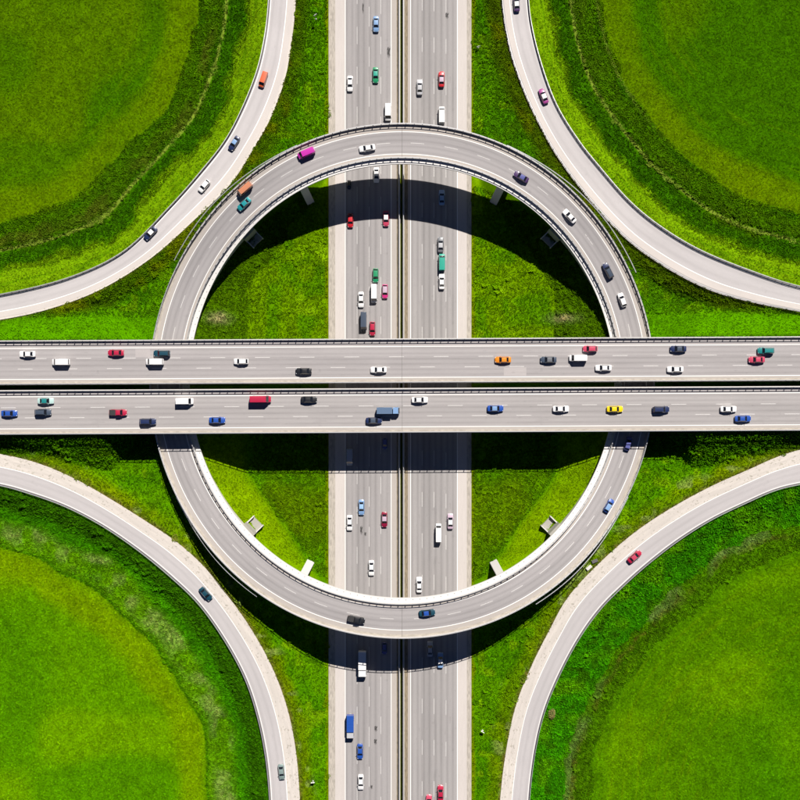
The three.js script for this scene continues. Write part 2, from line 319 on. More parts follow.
// ---------------------------------------------------------------- ribbons along a path
// a path is a list of frames {x,y,z, nx,nz (lateral direction, metres per unit), s, w (metres per lateral unit)}
const lerpF = (a, b, u) => ({ x: mix(a.x, b.x, u), y: mix(a.y, b.y, u), z: mix(a.z, b.z, u), nx: mix(a.nx, b.nx, u), nz: mix(a.nz, b.nz, u), s: mix(a.s, b.s, u), w: mix(a.w, b.w, u) });
function cut(path, s0, s1) {
  const out = [];
  for (let i = 0; i < path.length - 1; i++) {
    const a = path[i], b = path[i + 1];
    if (b.s <= s0 || a.s >= s1) continue;
    if (!out.length) out.push(lerpF(a, b, clamp((s0 - a.s) / (b.s - a.s), 0, 1)));
    out.push(b.s > s1 ? lerpF(a, b, (s1 - a.s) / (b.s - a.s)) : b);
  }
  return out;
}
// section: closed or open list of [lateral, height] points swept along the path
function sweep(path, section, { closed = false, caps = false, uv0 = 0 } = {}) {
  const n = section.length, m = path.length, segs = closed ? n : n - 1, P = [], U = [], I = [];
  let per = [0]; for (let k = 1; k <= segs; k++) { const a = section[k - 1], b = section[k % n]; per.push(per[k - 1] + Math.hypot((b[0] - a[0]) * path[0].w, b[1] - a[1])); }
  for (let k = 0; k < segs; k++) {
    const a = section[k], b = section[(k + 1) % n], base = P.length / 3;
    for (let i = 0; i < m; i++) {
      const f = path[i];
      P.push(f.x + f.nx * a[0], f.y + a[1], f.z + f.nz * a[0], f.x + f.nx * b[0], f.y + b[1], f.z + f.nz * b[0]);
      U.push(per[k] + uv0, f.s, per[k + 1] + uv0, f.s);
      if (i) { const q = base + i * 2; I.push(q - 2, q - 1, q, q - 1, q + 1, q); }
    }
  }
  if (caps && closed) for (const f of [path[0], path[m - 1]]) {
    const base = P.length / 3; for (const a of section) { P.push(f.x + f.nx * a[0], f.y + a[1], f.z + f.nz * a[0]); U.push(a[0], a[1]); }
    for (let k = 1; k < n - 1; k++) f === path[0] ? I.push(base, base + k + 1, base + k) : I.push(base, base + k, base + k + 1);
  }
  const g = new THREE.BufferGeometry();
  g.setAttribute('position', new THREE.Float32BufferAttribute(P, 3)); g.setAttribute('uv', new THREE.Float32BufferAttribute(U, 2)); g.setIndex(I); g.computeVertexNormals();
  // make the top look up
  return g;
}
const flat = (path, a, b, y) => sweep(path, [[a, y], [b, y]]);
const slab = (path, a, b, y, th) => sweep(path, [[a, y - th], [a, y], [b, y], [b, y - th]], { closed: true, caps: true });
function posts(path, lat, y0, y1, every, size, s0 = -1e9, s1 = 1e9) {
  const gs = []; const L = path[path.length - 1].s;
  for (let s = Math.max(path[0].s + every / 2, s0); s < Math.min(L, s1); s += every) {
    const [f] = cut(path, s, s + 0.01); if (!f) continue;
    const g = new THREE.BoxGeometry(size, y1 - y0, size); g.rotateY(Math.atan2(-f.nz, f.nx)); g.translate(f.x + f.nx * lat, f.y + (y0 + y1) / 2, f.z + f.nz * lat); gs.push(g);
  }
  return mergeGeometries(gs);
}
function straight(x0, z0, x1, z1, y, nx, nz, n = 24) { const L = Math.hypot(x1 - x0, z1 - z0), p = []; for (let i = 0; i <= n; i++) { const u = i / n; p.push({ x: mix(x0, x1, u), y, z: mix(z0, z1, u), nx, nz, s: u * L, w: 1 }); } return p; }
function guardrail(label, path, lat, wFrac, o = {}) {         // steel beam barrier on posts
  const t = thing('guardrail', label, 'guardrail', 'steel guardrails along the slip roads');
  const k = wFrac;                                          // metres -> lateral units
  const beam = (y) => sweep(path, [[lat - 0.07 * k, y + 0.15], [lat + 0.02 * k, y + 0.10], [lat - 0.05 * k, y], [lat + 0.02 * k, y - 0.10], [lat - 0.07 * k, y - 0.15], [lat + 0.09 * k, y - 0.15], [lat + 0.12 * k, y], [lat + 0.09 * k, y + 0.15]], { closed: true, caps: true });
  part('beam', beam(0.62), M.steel, t);
  if (o.double) part('beam', sweep(path, [[lat - 0.05 * k, 0.98], [lat - 0.05 * k, 1.06], [lat + 0.07 * k, 1.06], [lat + 0.07 * k, 0.98]], { closed: true, caps: true }), M.steel, t);
  part('posts', posts(path, lat + 0.02 * k, -0.3, o.double ? 1.0 : 0.7, o.every || 2.0, 0.12), M.steel, t, 'stuff');
  return t;
}
for (const k in M) M[k].side = THREE.DoubleSide;
// ---------------------------------------------------------------- the sunken motorway (two carriageways)
function dashes(path, lat, width, period, len, phase, y, mat, parent, s0, s1) {
  for (let s = s0 + phase; s < s1; s += period) { const c = cut(path, s, s + len); if (c.length > 1) part('lane_dash', flat(c, lat - width / 2, lat + width / 2, y), mat, parent); }
}
const solid = (path, lat, w, y, mat, parent) => part('edge_line', flat(path, lat - w / 2, lat + w / 2, y), mat, parent);
const LY = 0.005;
{
  const NSL = 220, road = structure('motorway_road');
  const path = straight(0, -NSL, 0, NSL, 0, 1, 0, 40), X = px => (px - 400) * MPP;
  // southbound side
  part('gravel_verge', slab(path, X(328.6), X(335.2), -0.02, 0.4), M.gravel, road);
  part('shoulder', slab(path, X(335.2), X(344.9), 0, 0.4), M.concrete, road);
  part('carriageway', slab(path, X(344.9), X(391.6), 0, 0.4), M.asphaltNS, road);
  part('shoulder', slab(path, X(391.6), X(396.6), 0, 0.4), M.shoulder, road);
  part('gravel_verge', slab(path, X(396.6), X(400.4), -0.02, 0.4), M.brownGravel, road);
  solid(path, X(345.3), 0.2, LY, M.white, road); solid(path, X(391.2), 0.2, LY, M.white, road);
  dashes(path, X(357.1), 0.13, 12, 5.2, 2, LY, M.dash, road, 70, 370); dashes(path, X(369.2), 0.13, 12, 6, 8, LY, M.dash, road, 70, 370); dashes(path, X(380.8), 0.13, 12, 5.2, 5, LY, M.dash, road, 70, 370);
  // northbound side
  part('gravel_verge', slab(path, X(402.7), X(407.8), -0.02, 0.4), M.brownGravel, road);
  part('shoulder', slab(path, X(407.8), X(410.3), 0, 0.4), M.shoulder, road);
  part('carriageway', slab(path, X(410.3), X(457.6), 0, 0.4), M.asphaltNS2, road);
  part('shoulder', slab(path, X(457.6), X(466.8), 0, 0.4), M.concrete, road);
  part('gravel_verge', slab(path, X(466.8), X(471.4), -0.02, 0.4), M.gravel, road);
  solid(path, X(410.6), 0.2, LY, M.white, road); solid(path, X(457.3), 0.2, LY, M.white, road);
  dashes(path, X(422.1), 0.13, 12.4, 4.4, 4, LY, M.dash, road, 70, 370); dashes(path, X(434), 0.13, 12.4, 4.6, 4, LY, M.dash, road, 70, 370); dashes(path, X(446), 0.13, 12.4, 4.4, 4.5, LY, M.dash, road, 70, 370);
  // the two barriers in the median
  for (const [px, label] of [[399.2, 'pale concrete median barrier beside the southbound lanes'], [403.4, 'pale concrete median barrier beside the brown gravel strip and northbound lanes']]) {
    const t = thing('median_barrier', label, 'barrier', 'barriers in the motorway median'); const c = X(px);
    part('wall', sweep(path, [[c - 0.3, -0.3], [c - 0.3, 0.08], [c - 0.18, 0.3], [c - 0.12, 1.0], [c + 0.12, 1.0], [c + 0.18, 0.3], [c + 0.3, 0.08], [c + 0.3, -0.3]], { closed: true, caps: true }), M.pale, t);
    part('handrail', slab(path, c - 0.05, c + 0.05, 1.35, 0.08), M.steel, t); part('posts', posts(path, c, 0.95, 1.3, 3, 0.06), M.steel, t, 'stuff');
  }
  // dark oil and rubber stains seen on the lanes
  const blot = texture(64, 64, (i, j, c) => { const u = (i - 31.5) / 32, v = (j - 31.5) / 32, d = Math.hypot(u, v) + (noise(i * 0.16, j * 0.16) - 0.5) * 0.9; c[0] = c[1] = c[2] = d < 0.62 ? 255 * (0.5 + 0.5 * noise(i * 0.5, j * 0.5)) : d < 0.8 ? 90 * noise(i * 0.4, j * 0.4) : 0; }, false);
  const stainMat = new THREE.MeshStandardMaterial({ color: new THREE.Color().setRGB(0.045, 0.043, 0.042), alphaMap: blot, transparent: true, roughness: 0.8, side: THREE.DoubleSide });
  for (const [px, py, w, l] of [[375.8, 728.5, 1.1, 2.3], [375.4, 741.5, 1.1, 2.2], [361.3, 530, 0.9, 3.4], [365.3, 534, 0.8, 1.6], [447, 15.5, 1.2, 2.4], [363, 8, 0.6, 4.2], [388.6, 52, 1.2, 4.4], [371.5, 787, 0.8, 1.6]]) {
    const g = new THREE.PlaneGeometry(w, l); g.rotateX(-Math.PI / 2); g.translate((px - 400) * MPP, 0.009, (py - 400) * MPP); part('stain', g, stainMat, road);
  }
}

// ---------------------------------------------------------------- slip roads on the banks
const rampInfo = {
  tl: { line: 0.70, rails: ['F'], who: 'curving beside the top left field' }, tr: { line: 0.72, rails: ['F', 'O'], who: 'curving beside the top right field' },
  bl: { line: 0.61, rails: ['F'], who: 'curving beside the bottom left field' }, br: { line: 0.62, rails: ['F'], who: 'curving beside the bottom right field' },
};
const rampPath = {};
for (const q in ramps) {
  const P = ramps[q], path = rampPath[q] = P.map(p => ({ x: p.x, y: p.y, z: p.z, nx: p.ox - p.x, nz: p.oz - p.z, s: p.s, w: Math.hypot(p.ox - p.x, p.oz - p.z) }));
  const W = path[80].w, k = 1 / W, L = rampInfo[q].line, road = structure('slip_road');
  const F0 = 0.55 * k;
  part('rail_shade_strip', slab(path, 0, F0, -0.02, 0.5), M.rail_shade_strip, road);  // added dark strip, stands partly for the shade under the guardrail
  part('carriageway', slab(path, F0, L, 0, 0.5), M.asphaltRamp, road);
  part('shoulder', slab(path, L, 0.94, 0, 0.5), q[0] === 't' ? M.concrete : M.dirtyEdge, road);
  part('gravel_verge', slab(path, 0.94, 1.03, -0.03, 0.5), q === 'tr' ? M.shoulderGrey : M.dirtyEdge, road);
  solid(path, L, 0.22 * k, LY, M.white, road); solid(path, F0 + 0.28 * k, 0.16 * k, LY, M.white, road);
  const inner = path.filter(f => f.s > 20 && f.s < path[NR].s - 20);
  guardrail(`steel guardrail on the field side of the slip road ${rampInfo[q].who}`, inner, 0.2 * k, k, { double: q === 'tl' || q === 'tr', every: 2.2 });
  if (rampInfo[q].rails.includes('O')) guardrail(`steel guardrail on the outer edge of the slip road ${rampInfo[q].who}`, inner, 1.0, k, { double: true, every: 2.2 });
}

// ---------------------------------------------------------------- bridge parapets
function parapet(parent, path, lat, inward, opt = {}) {
  const w = 0.15, h = opt.h || 0.72;
  part('parapet', sweep(path, [[lat - w, -0.05], [lat - w, h - 0.05], [lat - w + 0.05, h], [lat + w - 0.05, h], [lat + w, h - 0.05], [lat + w, -0.05]], { closed: true, caps: opt.caps !== false }), opt.mat || M.parapet, parent);
  const rail = part('handrail', sweep(path, [[lat - 0.08, 1.36], [lat - 0.08, 1.48], [lat + 0.08, 1.48], [lat + 0.08, 1.36]], { closed: true, caps: opt.caps !== false }), M.steel, parent);
  part('posts', posts(path, lat, h - 0.05, 1.38, opt.every || 2.2, 0.2), M.steel, rail, 'stuff');
}

// ---------------------------------------------------------------- the ring bridge
{
  const ring = thing('ring_bridge', 'raised two-lane ring road bridge of grey asphalt circling the crossing', 'bridge');
  const N = 288, path = [];
  for (let i = 0; i <= N; i++) { const th = i / N * Math.PI * 2; path.push({ x: RC.x, y: ringH(th), z: RC.z, nx: Math.cos(th), nz: -Math.sin(th), s: th * 68.6, w: 1, th }); }
  const arc = (a, b, n = 40) => { const o = []; for (let i = 0; i <= n; i++) { const th = mix(a, b, i / n); o.push({ x: RC.x, y: ringH(th), z: RC.z, nx: Math.cos(th), nz: -Math.sin(th), s: th * 68.6, w: 1 }); } return o; };
  const D = Math.PI / 180;
  part('deck', sweep(path, [[RING.ledge, -0.12], [RING.ledge - 0.05, -0.55], [65, -2.2], [71.4, -2.2], [RING.out + 0.02, -0.55], [RING.out, -0.12]], { closed: true }), M.deck, ring);
  part('ledge', slab(path, RING.ledge, RING.parI - 0.15, -0.02, 0.095), M.ledge, ring);
  part('inner_shoulder', slab(path, RING.parI + 0.15, RING.lineI - 0.12, 0, 0.115), M.shoulder, ring);
  part('carriageway', slab(path, RING.lineI - 0.12, RING.lineO + 0.12, 0, 0.115), M.asphaltRing, ring);
  part('outer_shoulder', slab(path, RING.lineO + 0.12, RING.parO - 0.85, 0, 0.115), M.shoulder, ring);
  part('gravel_verge', slab(path, RING.parO - 0.85, RING.parO - 0.15, -0.01, 0.105), M.gravel, ring);
  part('drain_caps', posts(path, RING.ledge + 0.55, -0.03, 0.06, 2.2, 0.17), M.joint, ring, 'stuff');
  solid(path, RING.lineI, 0.2, LY, M.white, ring); solid(path, RING.lineO, 0.2, LY, M.white, ring);
  const nd = 44; for (let i = 0; i < nd; i++) { const th = (i + 0.35) / nd * Math.PI * 2; part('lane_dash', flat(arc(th, th + 3.9 / 68.6, 4), 68.28, 68.42, LY), M.dash, ring); }
  for (const th of [90, 270]) part('expansion_joint', flat(arc((th * D) - 0.0007, th * D + 0.0007, 1), RING.parI + 0.15, RING.parO - 0.15, 0.011), M.joint, ring);
  parapet(ring, path, RING.parI, 1, { caps: false }); parapet(ring, path, RING.parO, -1, { caps: false });
  // retaining walls where the ring sinks under the flyover
  for (const [a, b] of [[-42, 42], [138, 222]]) {
    part('retaining_wall', slab(arc(a * D, b * D), 62.9, 63.3, -0.9, 6.5), M.deck, ring);
    part('retaining_wall', slab(arc(a * D, b * D), 73.2, 73.6, -0.9, 6.5), M.deck, ring);
  }
  // piers at 63 degrees, abutments with wing walls at 44 degrees
  for (const th of [63, 117, 243, 297]) {
    const h = ringH(th * D), s = new THREE.Shape();
    s.moveTo(60.0, -0.6); s.lineTo(63.0, h - 2.1); s.lineTo(73.4, h - 2.1); s.lineTo(75.2, -0.6);
    const g = new THREE.ExtrudeGeometry(s, { depth: 2.1, bevelEnabled: true, bevelSize: 0.12, bevelThickness: 0.12, bevelSegments: 1 }); g.translate(0, 0, -1.05); g.rotateY(th * D); g.translate(RC.x, 0, RC.z);
    part('pier', g, M.pale, ring);
  }
  for (const th of [44, 136, 224, 316]) {
    const h = ringH(th * D), put = (x0, x1, y0, y1, z0, z1, name) => { const g = new THREE.BoxGeometry(x1 - x0, y1 - y0, z1 - z0); g.translate((x0 + x1) / 2, (y0 + y1) / 2, (z0 + z1) / 2); g.rotateY(th * D); g.translate(RC.x, 0, RC.z); part(name, g, name === 'wing_wall' ? M.pale : M.aged, ring); };
    put(61.9, 74.2, 0.5, h - 2.25, -2.2, 2.2, 'abutment');
    const hs = terrain(RC.x + 60.5 * Math.cos(th * D), RC.z - 60.5 * Math.sin(th * D)); put(59.5, 61.85, hs - 1, hs + 0.45, -1.7, 1.7, 'footing');
    put(59.3, 62.0, hs - 1, hs + 1.5, -2.1, -1.75, 'wing_wall'); put(59.3, 62.0, hs - 1, hs + 1.5, 1.75, 2.1, 'wing_wall');
  }
  // outer service rails that leave the parapet and run beside it on brackets
  for (const [a, b, off] of [[66, 25, 1.35], [114, 152, 1.2], [207, 236, 0.8], [333, 301, 0.8]]) {
    const p = arc(a * D, b * D, 48); p.forEach((f, i) => { const r = RING.out + 0.08 + off * sstep(0, 0.75, i / 48); f.nx *= r; f.nz *= r; f.s = Math.abs(b - a) * D * 74 * i / 48; }); const k = 1 / 74;
    const r = part('service_rail', slab(p, 1, 1 + 0.13 * k, 0.62, 0.1), M.steel, ring); part('service_rail', slab(p, 1 + 0.02 * k, 1 + 0.11 * k, 0.1, 0.07), M.steel, ring);
    part('posts', posts(p, 1 + 0.065 * k, -0.35, 0.55, 2.2, 0.08), M.darkSteel, r, 'stuff');
    const gs = []; for (let i = 2; i < 48; i += 3) { const f = p[i], rr = Math.hypot(f.nx, f.nz), th = Math.atan2(-f.nz, f.nx), L = rr - RING.out + 0.3, g = new THREE.BoxGeometry(L, 0.1, 0.12); g.translate(rr - L / 2 + 0.05, f.y - 0.36, 0); g.rotateY(th); g.translate(RC.x, 0, RC.z); gs.push(g); }
    part('brackets', mergeGeometries(gs), M.darkSteel, r, 'stuff');
  }
}

// ---------------------------------------------------------------- the flyover on top: two parallel bridges
const EWZ = [ // edges in metres from the frame's middle row at x = 0
  { label: 'upper of the two parallel flyover bridges crossing the whole picture sideways', out: -17.8, l0: -15.45, d: [-12.5, -9.5], l1: -6.5, inn: -4.85, mat: 'asphaltEW', ph: [5, 1] },
  { label: 'lower of the two parallel flyover bridges crossing the whole picture sideways', out: -3.45, l0: -1.5, d: [1.65, 4.6], l1: 7.75, inn: 9.55, mat: 'asphaltEW2', ph: [9, 3] },
];
{
  const L = 220, n = Math.hypot(1, EW_TILT), path = straight(-L, L * EW_TILT, L, -L * EW_TILT, EW_H, EW_TILT / n, 1 / n, 48);
  for (const e of EWZ) {
    const b = thing('flyover_bridge', e.label, 'bridge', 'flyover bridges');
    part('deck', sweep(path, [[e.out + 0.02, -0.12], [e.out, -0.8], [e.out + 2.6, -1.5], [e.inn - 2.6, -1.5], [e.inn, -0.8], [e.inn - 0.02, -0.12]], { closed: true, caps: true }), M.deck, b);
    part('shoulder', slab(path, e.out + 0.5, e.l0 - 0.12, 0, 0.115), M.shoulderGrey, b);
    part('carriageway', slab(path, e.l0 - 0.12, e.l1 + 0.12, 0, 0.115), M[e.mat], b);
    part('shoulder', slab(path, e.l1 + 0.12, e.inn - 0.95, 0, 0.115), M.shoulder, b);
    part('gravel_verge', slab(path, e.inn - 0.95, e.inn - 0.5, -0.01, 0.105), M.gravel, b);
    solid(path, e.l0, 0.2, LY, M.white, b); solid(path, e.l1, 0.2, LY, M.white, b);
    e.d.forEach((d, i) => dashes(path, d, 0.16, 12.9, 4.3, e.ph[i], LY, M.dash, b, 70, 370));
    for (const x of [0.6]) part('expansion_joint', flat(cut(path, (x + L) * n - 0.04, (x + L) * n + 0.04), e.out + 0.5, e.inn - 0.5, 0.011), M.joint, b);
    if (e.ph[0] === 5) for (const [x0, x1, a, c] of [[-76.3, -72.1, -15.1, -12.8], [30, 36.5, -9.2, -6.8]]) part('repair_patch', flat(cut(path, x0 + L, x1 + L), a, c, 0.003), M.patch, b);
    parapet(b, path, e.out + 0.3, 1); parapet(b, path, e.inn - 0.3, -1, { h: 0.6 });
    for (const x of [-44, -24.5, 25.5, 45]) {
      const zc = (e.out + e.inn) / 2 - x * EW_TILT, g = new THREE.BoxGeometry(1.2, EW_H - 1.45 + 0.6, 8.4); g.translate(x, (EW_H - 1.45 - 0.6) / 2, zc); part('pier', g, M.deck, b);
    }
    for (const x of [-80, 81]) { const zc = (e.out + e.inn) / 2 - x * EW_TILT, g = new THREE.BoxGeometry(3, 8, 12.2); g.translate(x, EW_H - 1.45 - 4, zc); part('abutment', g, M.deck, b); }
  }
}
// ---------------------------------------------------------------- vehicles
const V = {
  glass: new THREE.MeshPhysicalMaterial({ color: new THREE.Color().setRGB(0.012, 0.014, 0.018), roughness: 0.06, clearcoat: 1, clearcoatRoughness: 0.03, side: THREE.DoubleSide }),
  tyre: new THREE.MeshStandardMaterial({ color: new THREE.Color().setRGB(0.02, 0.02, 0.02), roughness: 0.9 }),
  rim: new THREE.MeshStandardMaterial({ color: new THREE.Color().setRGB(0.5, 0.5, 0.52), roughness: 0.35, metalness: 0.8 }),
  head: new THREE.MeshPhysicalMaterial({ color: new THREE.Color().setRGB(0.75, 0.78, 0.8), roughness: 0.1, clearcoat: 1 }),
  tail: new THREE.MeshPhysicalMaterial({ color: new THREE.Color().setRGB(0.35, 0.01, 0.012), roughness: 0.2, clearcoat: 1 }),
  trim: new THREE.MeshStandardMaterial({ color: new THREE.Color().setRGB(0.025, 0.025, 0.027), roughness: 0.7 }),
  plate: new THREE.MeshStandardMaterial({ color: new THREE.Color().setRGB(0.7, 0.7, 0.68), roughness: 0.5 }),
};
const paints = {};
const PAINT = {
  steelblue: [0.10, 0.16, 0.26],
  white: [0.80, 0.80, 0.80], silver: [0.46, 0.47, 0.49], grey: [0.14, 0.15, 0.165], black: [0.014, 0.015, 0.018], navy: [0.012, 0.024, 0.085], blue: [0.015, 0.075, 0.36], slate: [0.05, 0.07, 0.105],
  lightblue: [0.19, 0.33, 0.56], sky: [0.28, 0.46, 0.72], teal: [0.01, 0.20, 0.20], darkteal: [0.008, 0.055, 0.085], aqua: [0.02, 0.30, 0.33], green: [0.015, 0.26, 0.11], jade: [0.02, 0.33, 0.24], seafoam: [0.42, 0.60, 0.57], sage: [0.20, 0.27, 0.26],
  red: [0.52, 0.012, 0.02], crimson: [0.42, 0.012, 0.05], maroon: [0.24, 0.006, 0.035], rose: [0.52, 0.055, 0.11], pink: [0.62, 0.03, 0.21], magenta: [0.50, 0.02, 0.36], orange: [0.72, 0.24, 0.012], orangered: [0.58, 0.10, 0.025], salmon: [0.60, 0.24, 0.13], yellow: [0.80, 0.58, 0.004], purple: [0.065, 0.03, 0.11], violet: [0.09, 0.10, 0.30], mauve: [0.50, 0.38, 0.47], plum: [0.30, 0.04, 0.22],
};
const paint = n => paints[n] || (paints[n] = new THREE.MeshPhysicalMaterial({ color: new THREE.Color().setRGB(...PAINT[n]), roughness: 0.42, clearcoat: 1, clearcoatRoughness: 0.06 }));
const smooth = (g, a = 0.55) => toCreasedNormals(g, a);
function gridGeo(rows) {                       // quads between equal-length rows of points
  const n = rows[0].length, P = [], I = [];
  for (const r of rows) for (const p of r) P.push(...p);
  for (let i = 0; i < rows.length - 1; i++) for (let j = 0; j < n - 1; j++) { const a = i * n + j; I.push(a, a + 1, a + n, a + 1, a + n + 1, a + n); }
  const g = new THREE.BufferGeometry(); g.setAttribute('position', new THREE.Float32BufferAttribute(P, 3)); g.setIndex(I); return g;
}
// body shell: stations along x; top(x) and half(x) give the shoulder height and half width
function shell(L, Wd, bottom, top, n = 16) {
  const rows = []; const hw = Wd / 2;
  for (let i = 0; i <= n; i++) {
    const u = -Math.cos(i / n * Math.PI), x = u * L / 2, e = Math.abs(u), ends = Math.pow(e, 7), w = hw * (1 - 0.20 * Math.pow(e, 6)), t = top(x) - 0.16 * ends, b = bottom + 0.12 * ends;
    rows.push([[x, b, -w * 0.9], [x, mix(b, t, 0.3), -w], [x, mix(b, t, 0.72), -w * 0.985], [x, t - 0.05, -w * 0.9], [x, t, -w * 0.72], [x, t + 0.025, 0], [x, t, w * 0.72], [x, t - 0.05, w * 0.9], [x, mix(b, t, 0.72), w * 0.985], [x, mix(b, t, 0.3), w], [x, b, w * 0.9], [x, b, 0], [x, b, -w * 0.9]]);
  }
  const cap = r => { const c = [r[0][0], (r[0][1] + r[5][1]) / 2, 0]; return r.map(() => c); };
  return gridGeo([cap(rows[0]), ...rows, cap(rows[n])]);
}
const quadGrid = (a, b, c, d, bulge, nx = 4, ny = 2) => {       // patch a-b / d-c, bulged along its normal
  const A = new THREE.Vector3(...a), B = new THREE.Vector3(...b), Cc = new THREE.Vector3(...c), Dd = new THREE.Vector3(...d);
  const N = new THREE.Vector3().subVectors(B, A).cross(new THREE.Vector3().subVectors(Dd, A)).normalize(), rows = [];
  for (let j = 0; j <= ny; j++) { const r = []; for (let i = 0; i <= nx; i++) { const u = i / nx, v = j / ny, p = A.clone().lerp(B, u).lerp(Dd.clone().lerp(Cc, u), v); p.addScaledVector(N, bulge * 4 * u * (1 - u)); r.push(p.toArray()); } rows.push(r); }
  return gridGeo(rows);
};
const wheelGeo = (() => { const g = new THREE.CylinderGeometry(0.32, 0.32, 0.2, 16); g.rotateX(Math.PI / 2); return g; })();
const rimGeo = (() => { const g = new THREE.CylinderGeometry(0.2, 0.2, 0.215, 10); g.rotateX(Math.PI / 2); return g; })();
const box = (sx, sy, sz, x, y, z) => { const g = new THREE.BoxGeometry(sx, sy, sz); g.translate(x, y, z); return g; };
const rounded = (sx, sy, sz, x, y, z, r = 0.06) => { const s = new THREE.Shape(), a = sx / 2 - r, b = sz / 2 - r; s.moveTo(-a, -b); s.lineTo(a, -b); s.lineTo(a, b); s.lineTo(-a, b); s.closePath(); const g = new THREE.ExtrudeGeometry(s, { depth: sy - 2 * r, bevelEnabled: true, bevelSize: r, bevelThickness: r, bevelSegments: 2 }); g.rotateX(-Math.PI / 2); g.translate(x, y - sy / 2 + r, z); return g; };
function wheels(g, xs, half, s = 1) { for (const x of xs) for (const z of [-1, 1]) { const w = part('wheel', wheelGeo, V.tyre, g); w.position.set(x, 0.32 * s, z * (half - 0.1)); w.scale.setScalar(s); const r = part('rim', rimGeo, V.rim, w); } }
function lamps(g, L, W, y, bx = 0.9) { for (const z of [-1, 1]) { part('headlight', rounded(0.24, 0.13, 0.34, L / 2 - 0.22, y, z * W * 0.33, 0.04), V.head, g); part('tail_light', rounded(0.14, 0.16, 0.30, -L / 2 + 0.14, y + 0.08, z * W * 0.34, 0.04), V.tail, g); } part('number_plate', box(0.03, 0.11, 0.5, L / 2 + 0.005, 0.45, 0), V.plate, g); part('number_plate', box(0.03, 0.11, 0.5, -L / 2 - 0.005, 0.55, 0), V.plate, g); }
function mirrors(g, x, y, half) { for (const z of [-1, 1]) part('wing_mirror', rounded(0.12, 0.13, 0.2, x, y, z * (half + 0.06), 0.04), 'paint', g); }
// greenhouse: painted cage, separate roof, dark panes a centimetre proud
function cabin(g, c) {
  const { f0, f1, r1, r0, yb, yt, wb, wt } = c, P = 'paint';
  const base = (x, s) => [x, yb, s * wb], roof = (x, s) => [x, yt, s * wt];
  const sh = (a, b, cc, d) => quadGrid(a, b, cc, d, 0, 1, 1);
  const cage = mergeGeometries([sh(base(f0, -1), base(f0, 1), roof(f1, 1), roof(f1, -1)), sh(base(r0, 1), base(r0, -1), roof(r1, -1), roof(r1, 1)), sh(base(r0, -1), base(f0, -1), roof(f1, -1), roof(r1, -1)), sh(base(f0, 1), base(r0, 1), roof(r1, 1), roof(f1, 1))]);
  part('cabin_frame', cage, P, g);
  const n = 6, rows = []; for (let i = 0; i <= n; i++) { const u = i / n, x = mix(r1 - 0.03, f1 + 0.03, u), e = Math.pow(Math.abs(2 * u - 1), 4), rr = []; for (let j = 0; j <= 6; j++) { const v = j / 3 - 1; rr.push([x, yt + 0.012 + 0.055 * (1 - Math.pow(Math.abs(v), 3)) * (1 - 0.7 * e), v * (wt + 0.015)]); } rows.push(rr); }
  part('roof', smooth(gridGeo(rows)), 'roof', g);
  const pane = (name, a, b, cc, d, m, bulge) => { // inset towards the patch centre and lifted off it
    const ctr = [0, 1, 2].map(i => (a[i] + b[i] + cc[i] + d[i]) / 4), ins = p => p.map((v, i) => ctr[i] + (v - ctr[i]) * m[i]);
    const q = quadGrid(ins(a), ins(b), ins(cc), ins(d), bulge, 4, 2), A = new THREE.Vector3(...b).sub(new THREE.Vector3(...a)), B = new THREE.Vector3(...d).sub(new THREE.Vector3(...a)), N = A.cross(B).normalize().multiplyScalar(0.012); q.translate(N.x, N.y, N.z); q.computeVertexNormals(); part(name, q, V.glass, g);
  };
  pane('windscreen', base(f0, -1), roof(f1, -1), roof(f1, 1), base(f0, 1), [0.94, 0.94, 0.9], 0.0);
  if (!c.blind) pane('rear_window', base(r0, 1), roof(r1, 1), roof(r1, -1), base(r0, -1), [0.86, 0.86, 0.86], 0.0);
  const sideEnd = c.sideEnd ?? r0, sideTop = c.sideEnd ?? r1;
  for (const s of [-1, 1]) {
    const A = base(sideEnd, s), B = base(f0, s), Cc = roof(f1, s), Dd = roof(sideTop, s);
    s < 0 ? pane('side_window', Dd, Cc, B, A, [0.9, 0.8, 1], 0) : pane('side_window', A, B, Cc, Dd, [0.9, 0.8, 1], 0);
  }
}
const bump = (x, a, b, lo, hi, w) => mix(lo, hi, sstep(a - w, a + w, x) * (1 - sstep(b - w, b + w, x)));
